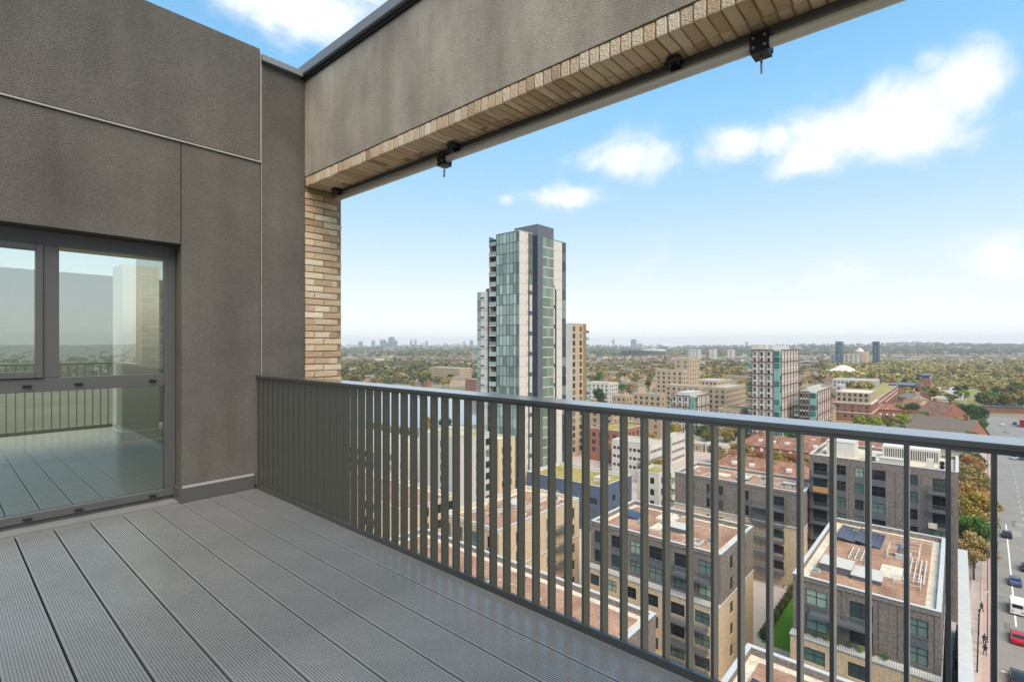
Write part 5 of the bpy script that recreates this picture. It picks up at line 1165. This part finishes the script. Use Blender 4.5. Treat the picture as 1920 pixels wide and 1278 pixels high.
SC = {'g': mat('sky_grey', S(150,152,156), .7, .05, .05), 'b': mat('sky_blue', S(92,110,124), .4, .05, .05), 'w': mat('sky_white', S(206,204,198), .7, .05, .05), 't': mat('sky_tan', S(190,166,146), .7, .05, .05)}
SN = {'g': 'slim grey tower', 'b': 'dark blue glass tower', 'w': 'pale slab block', 't': 'tan tower block'}
for u, v, w, k_ in SK:
    d = random.uniform(4300, 5600); x, y = xy(u, d); z0 = float(hill(np.array(x), np.array(y)))-2; top = zpx(v, d)+random.uniform(-2, 4); ww = max(10, w/F*d); r = thing('skyline_tower', SN[k_]+' on the hazy skyline', 'tower', (x, y, z0), 'towers of the hazy skyline', YAW)
    hh = max(14, top-z0); q = MB(); q.box(-ww*.4, ww*.4, -ww/2, ww/2, 0, hh); q.build('shaft', SC[k_], r, local=True); q = MB(); q.box(-ww*.25, ww*.2, -ww*.3, ww*.25, hh, hh+random.uniform(2, 7)); q.build('roof_box', SC['g'], r, local=True)
    q = MB()
    for f_ in range(int(hh/9)): q.box(-ww*.4-.3, -ww*.4-.02, -ww*.46, ww*.46, f_*9+3, f_*9+6.5)
    tag(q.build('window_bands', M['g_far'], r, local=True), kind='stuff')
mx_, my_ = xy(1150, 5200); r = thing('telecom_tower', 'thin telecommunications tower with wide collar on the skyline', 'tower', (mx_, my_, 25)); q = MB(); q.cyl((0,0,0),(0,0,62),11,9,n=10); q.cyl((0,0,62),(0,0,74),16,n=12); q.build('shaft', SC['g'], r, local=True); q = MB(); q.cyl((0,0,74),(0,0,112),4,1.5,n=8); q.build('mast', SC['g'], r, local=True)
for u, w in ((1303,22),(1337,14),(1371,14)):
    far_block('white_flats', {1303:'wide pair of pale tower blocks on the wooded slope',1337:'middle one of three pale tower blocks on the wooded slope',1371:'pale tower block on the wooded slope nearest the framed tower'}[u], u+w*.3, u-w*.5, u+w*.5, 1500, 655, 'whitep', colw=9, ww=5, wh=2, fh_=5, maxd=30)

# ================================================================== STREET LIFE
CARP = {}
def car(x, y, rz, col, label, van=False):
    r = thing('car' if not van else 'van', label, 'van' if van else 'car', (x, y, .012), 'vehicles on the main road', rz)
    pm = mat('car_paint_'+col, {'red':S(176,30,34),'white':S(226,226,224),'black':S(28,29,32),'blue':S(78,88,116),'silver':S(170,172,174),'dark':S(52,54,58)}[col], .25, .03, 2, spec=.6)
    L, W, Hh = (5.3, 1.95, 2.25) if van else (4.35, 1.8, 1.45); key = 'van' if van else 'car'
    if van: side = [(-L/2, .35), (-L/2, 1.2), (-L/2+.08, 2.15), (-L/2+.4, 2.25), (.9, 2.25), (1.35, 2.1), (1.85, 1.35), (2.45, 1.1), (L/2, .8), (L/2, .35)]
    else: side = [(-L/2, .32), (-L/2-.02, .75), (-L/2+.12, .95), (-1.75, 1.02), (-1.15, 1.42), (-.1, 1.46), (.55, 1.36), (1.25, .98), (1.95, .86), (L/2, .66), (L/2, .32)]
    q = MB(); tw = [1.0 if z < 1.05 else (.80 if not van else .92) for _, z in side]
    for (a, za), (b_, zb_), ta, tb in zip(side[:-1], side[1:], tw[:-1], tw[1:]): q.quad((a, -W/2*ta, za), (b_, -W/2*tb, zb_), (b_, W/2*tb, zb_), (a, W/2*ta, za))
    for s in (-1, 1):
        if s: q.poly([(a, s*W/2, z) for a, z in side if z <= 1.05 or van and z < 1.25])
        up = [(a, z) for a, z in side if z >= .9 and (z > .9)]
        q.poly([(a, s*W/2*(1 if z < 1.05 else (.8 if not van else .92)), z) for a, z in up])
    q.poly([(side[0][0], -W/2, .32), (side[-1][0], -W/2, .32), (side[-1][0], W/2, .32), (side[0][0], W/2, .32)]); q.build('body', pm, r, local=True)
    g = MB()
    if van: g.quad((1.38, -.8, 2.07), (1.86, -.86, 1.4), (1.86, .86, 1.4), (1.38, .8, 2.07)); g.quad((-L/2-.02, -.7, 1.4), (-L/2+.06, -.7, 2.0), (-L/2+.06, .7, 2.0), (-L/2-.02, .7, 1.4))
    else:
        g.quad((.6, -.68, 1.36), (1.22, -.8, 1.02), (1.22, .8, 1.02), (.6, .68, 1.36)); g.quad((-1.68, -.76, 1.09), (-1.2, -.66, 1.42), (-1.2, .66, 1.42), (-1.68, .76, 1.09))
        for s in (-1, 1): g.quad((-1.5, s*.86, 1.06), (1.05, s*.87, 1.05), (.5, s*.755, 1.34), (-1.05, s*.755, 1.38))
    g.v = [(a, b_, z+.015) for a, b_, z in g.v]; g.build('window', M['carglass'], r, local=True)
    for sx in (-1, 1):
        for sy in (-1, 1):
            w = MB(); w.cyl((sx*L*.31, sy*(W/2-.18), .32), (sx*L*.31, sy*(W/2+.02), .32), .32, n=14); wo_ = w.build('wheel', M['tyre'], r, local=True); w = MB(); w.cyl((sx*L*.31, sy*(W/2+.02), .32), (sx*L*.31, sy*(W/2+.03), .32), .19, n=10); w.build('rim', M['steel'], wo_, local=True)
    for sy in (-1, 1):
        w = MB(); w.box(L/2-.04, L/2+.015, sy*.62-.18, sy*.62+.18, .62, .76); w.build('headlight', M['steel'], r, local=True); w = MB(); w.box(-L/2-.03, -L/2+.02, sy*.66-.15, sy*.66+.15, .72, .88); w.build('tail_light', mat('tail_red', S(150,20,20), .3), r, local=True)
RD = -math.atan(.0335)
for u, v, c, lab, rv, van in ((1909,1192,'red','bright red car behind the white van',0,0),(1907,1137,'white','white van between the red and blue cars',0,1),(1904,1087,'blue','slate blue car ahead of the white van',0,0),(1888,1000,'black','black car driving ahead of the blue car',0,0),(1926,1062,'black','dark car in the lane beside the blue car',0,0),(1880,795,'white','white car crossing the junction',0,0),(1889,808,'silver','silver car entering the junction',0,0),(1901,857,'silver','silver car waiting near the yellow hatching',1,0),(1916,858,'dark','dark car next to the waiting silver car',1,0),(1848,815,'white','white van leaving by the dark green trees',1,1),(1845,777,'dark','dark car parked by the park gate',1,0),(1903,793,'dark','dark car in the queue across the junction',1,0),(1910,1268,'black','black car at the dashed line of the near junction',0,0)):
    x, y = hit(u, v, .7); car(x, y, RD+(math.pi if rv else 0), c, lab, bool(van))
x, y = hit(1917, 793, 2); bus = thing('bus', 'red double deck bus at the far side of the junction', 'bus', (x, y, .012), None, RD)
q = MB(); q.box(-5, 5, -1.25, 1.25, .4, 4.3); q.build('body', mat('bus_red', S(186,34,38), .35), bus, local=True)
for zz in (1.5, 3.1): q = MB(); q.box(-4.8, 4.8, -1.27, 1.27, zz, zz+.9); q.box(-5.02, 5.02, -1.1, 1.1, zz, zz+.9); q.build('window_band', M['carglass'], bus, local=True)
for sx in (-3, 3):
    for sy in (-1, 1): w = MB(); w.cyl((sx, sy*1.0, .5), (sx, sy*1.27, .5), .5, n=12); w.build('wheel', M['tyre'], bus, local=True)
# lamp posts and bollards
lp = MB(); lp.cyl((0,0,0),(0,0,8),.09,.06,n=8); lpm = lp.mesh('post', M['slate']); la = MB(); la.box(-.06,.06,-1.6,0,7.9,8.0); la.box(-.14,.14,-2.1,-1.5,7.88,8.0); lam = la.mesh('lamp_head', M['steel'])
for k_, x in enumerate((112, 136, 160, 186, 214, 246, 280)):
    p_ = rl_(x, -.9); r = thing('lamp_post', 'grey street lamp post on the cycle lane edge of the pavement', 'lamp post', (p_[0], p_[1], .13), 'street lamps along the pavement'); place('post', lpm, r); place('lamp_head', lam, r)
bl = MB(); bl.cyl((0,0,0),(0,0,1.0),.09,n=8); bl.cyl((0,0,1.0),(0,0,1.06),.11,.05,n=8); blm = bl.mesh('bollard', M['black'])
for k_ in range(10):
    p_ = rl_(101+k_*2.4, -2.0); tag(place('bollard', blm, None, (p_[0], p_[1], .13)), 'short black bollard along the pavement edge', 'bollard', 'black bollards along the pavement')
fn = thing('pavement_fence', 'dark green railings between the pavement and the trees', 'fence', (*rl_(136, -1.9), .13), None, RD)
fp = MB(); fp.cyl((0,0,0),(0,0,1.1),.03,n=5); fpm = fp.mesh('post', M['frame'])
for k_ in range(22): place('post', fpm, fn, (-22+k_*2, 0, 0))
for zz in (.5, 1.08): q = MB(); q.cyl((-22,0,zz),(20,0,zz),.025,n=5); q.build('rail', M['frame'], fn, local=True)
# people
def person(x, y, rz, top, legs, label):
    r = thing('person', label, 'person', (x, y, .14), 'people on the pavement', rz)
    J = [(0,0,.95,.15),(0,0,1.2,.17),(0,0,1.42,.16),(0,0,1.52,.06),(0,0,1.68,.105),(.0,.2,1.4,.075),(.06,.27,1.12,.055),(.16,.24,.9,.04),(0,-.2,1.4,.075),(-.08,-.27,1.12,.055),(-.04,-.26,.88,.04),(0,.1,.88,.1),(.14,.1,.48,.075),(.1,.1,.06,.055),(.22,.1,.03,.045),(0,-.1,.88,.1),(-.08,-.1,.48,.075),(-.26,-.1,.08,.055),(-.16,-.1,.03,.045)]
    E_ = [(0,1),(1,2),(2,3),(3,4),(2,5),(5,6),(6,7),(2,8),(8,9),(9,10),(0,11),(11,12),(12,13),(13,14),(0,15),(15,16),(16,17),(17,18)]
    me = bpy.data.meshes.new('body'); me.from_pydata([j[:3] for j in J], E_, []); o = place('body', me, r); me.materials.append(M[legs])
    o.modifiers.new('skin', 'SKIN'); sk_ = me.skin_vertices[0].data if me.skin_vertices else None
    if sk_ is None: 
        bm = bmesh.new(); bm.from_mesh(me); bm.verts.layers.skin.verify(); bm.to_mesh(me); bm.free(); sk_ = me.skin_vertices[0].data
    for i, j in enumerate(J): sk_[i].radius = (j[3], j[3]); sk_[i].use_root = i == 0
    ss = o.modifiers.new('sub', 'SUBSURF'); ss.levels = ss.render_levels = 1
    q = MB(); q.cyl((0,0,.82),(0,0,1.2),.2,.19,n=10); q.cyl((0,0,1.2),(0,0,1.46),.2,.15,n=10); q.build('jacket', M[top], r, local=True, smooth=True)
    q = MB(); q.cyl((-.02,0,1.68),(-.02,0,1.82),.115,.06,n=8); q.build('hair', M['black'], r, local=True, smooth=True)
for u, v, rz, t_, l_, lab in ((1841,1146,1.2,'frame','black','person in dark clothes walking beside the lamp post'),(1846,1208,.4,'navy','black','person in navy jacket walking behind another near the crossing'),(1847,1227,.5,'black','frame','person in black coat walking in front near the crossing')):
    x, y = hit(u, v, .14); person(x, y, rz, t_, l_, lab)
# signs and yard below
sg = thing('road_sign', 'small green road sign on a pole by the pavement trees', 'sign', (*rl_(196, -1.6), .13)); q = MB(); q.cyl((0,0,0),(0,0,4.2),.05,n=6); q.build('post', M['steel'], sg, local=True); q = MB(); q.box(-.06,-.01,-.9,.9,3.0,4.2); q.build('sign_board', mat('sign_green', S(40,140,110), .5), sg, local=True)
yd = thing('service_deck', 'long pale parapet wall over the service yard beside the solar panel block', 'wall', (82, -3.4, 0)); q = MB(); q.box(52.6, 112, -1.2, -.2, 0, 14.2); q.build('wall', M['tbrick'], yd); q = MB(); q.box(52.5, 112.1, -1.3, -.1, 14.2, 14.32); q.build('coping', M['coping'], yd)
for k_ in range(5):
    bx_ = 101+k_*2.6; p_ = rl_(bx_, -3.0); r = thing('bin_store', 'grey flat topped bin store in the yard by the pavement', 'shed', (p_[0], p_[1], .13), 'grey bin stores along the yard'); q = MB(); q.box(-1.1,1.1,-.2,1.6,0,1.4); q.build('box', M['slate'], r, local=True); q = MB(); q.box(-1.2,1.2,-.3,1.7,1.4,1.48); q.build('lid', M['frame'], r, local=True)
# ================================================================== HAZE
hm = bpy.data.materials.new('haze_air'); hm.use_nodes = True; hn = hm.node_tree.nodes; hn.clear(); pv = hn.new('ShaderNodeVolumePrincipled'); pv.inputs['Color'].default_value = (.96, .98, 1, 1); pv.inputs['Density'].default_value = 1.35e-4; pv.inputs['Anisotropy'].default_value = 0.1
ho = hn.new('ShaderNodeOutputMaterial'); hm.node_tree.links.new(pv.outputs[0], ho.inputs['Volume'])
q = MB(); q.box(-8100, 8100, -8100, 8100, -2, 152); tag(q.build('haze', hm), 'thin pale haze over the whole city', 'haze', kind='stuff')
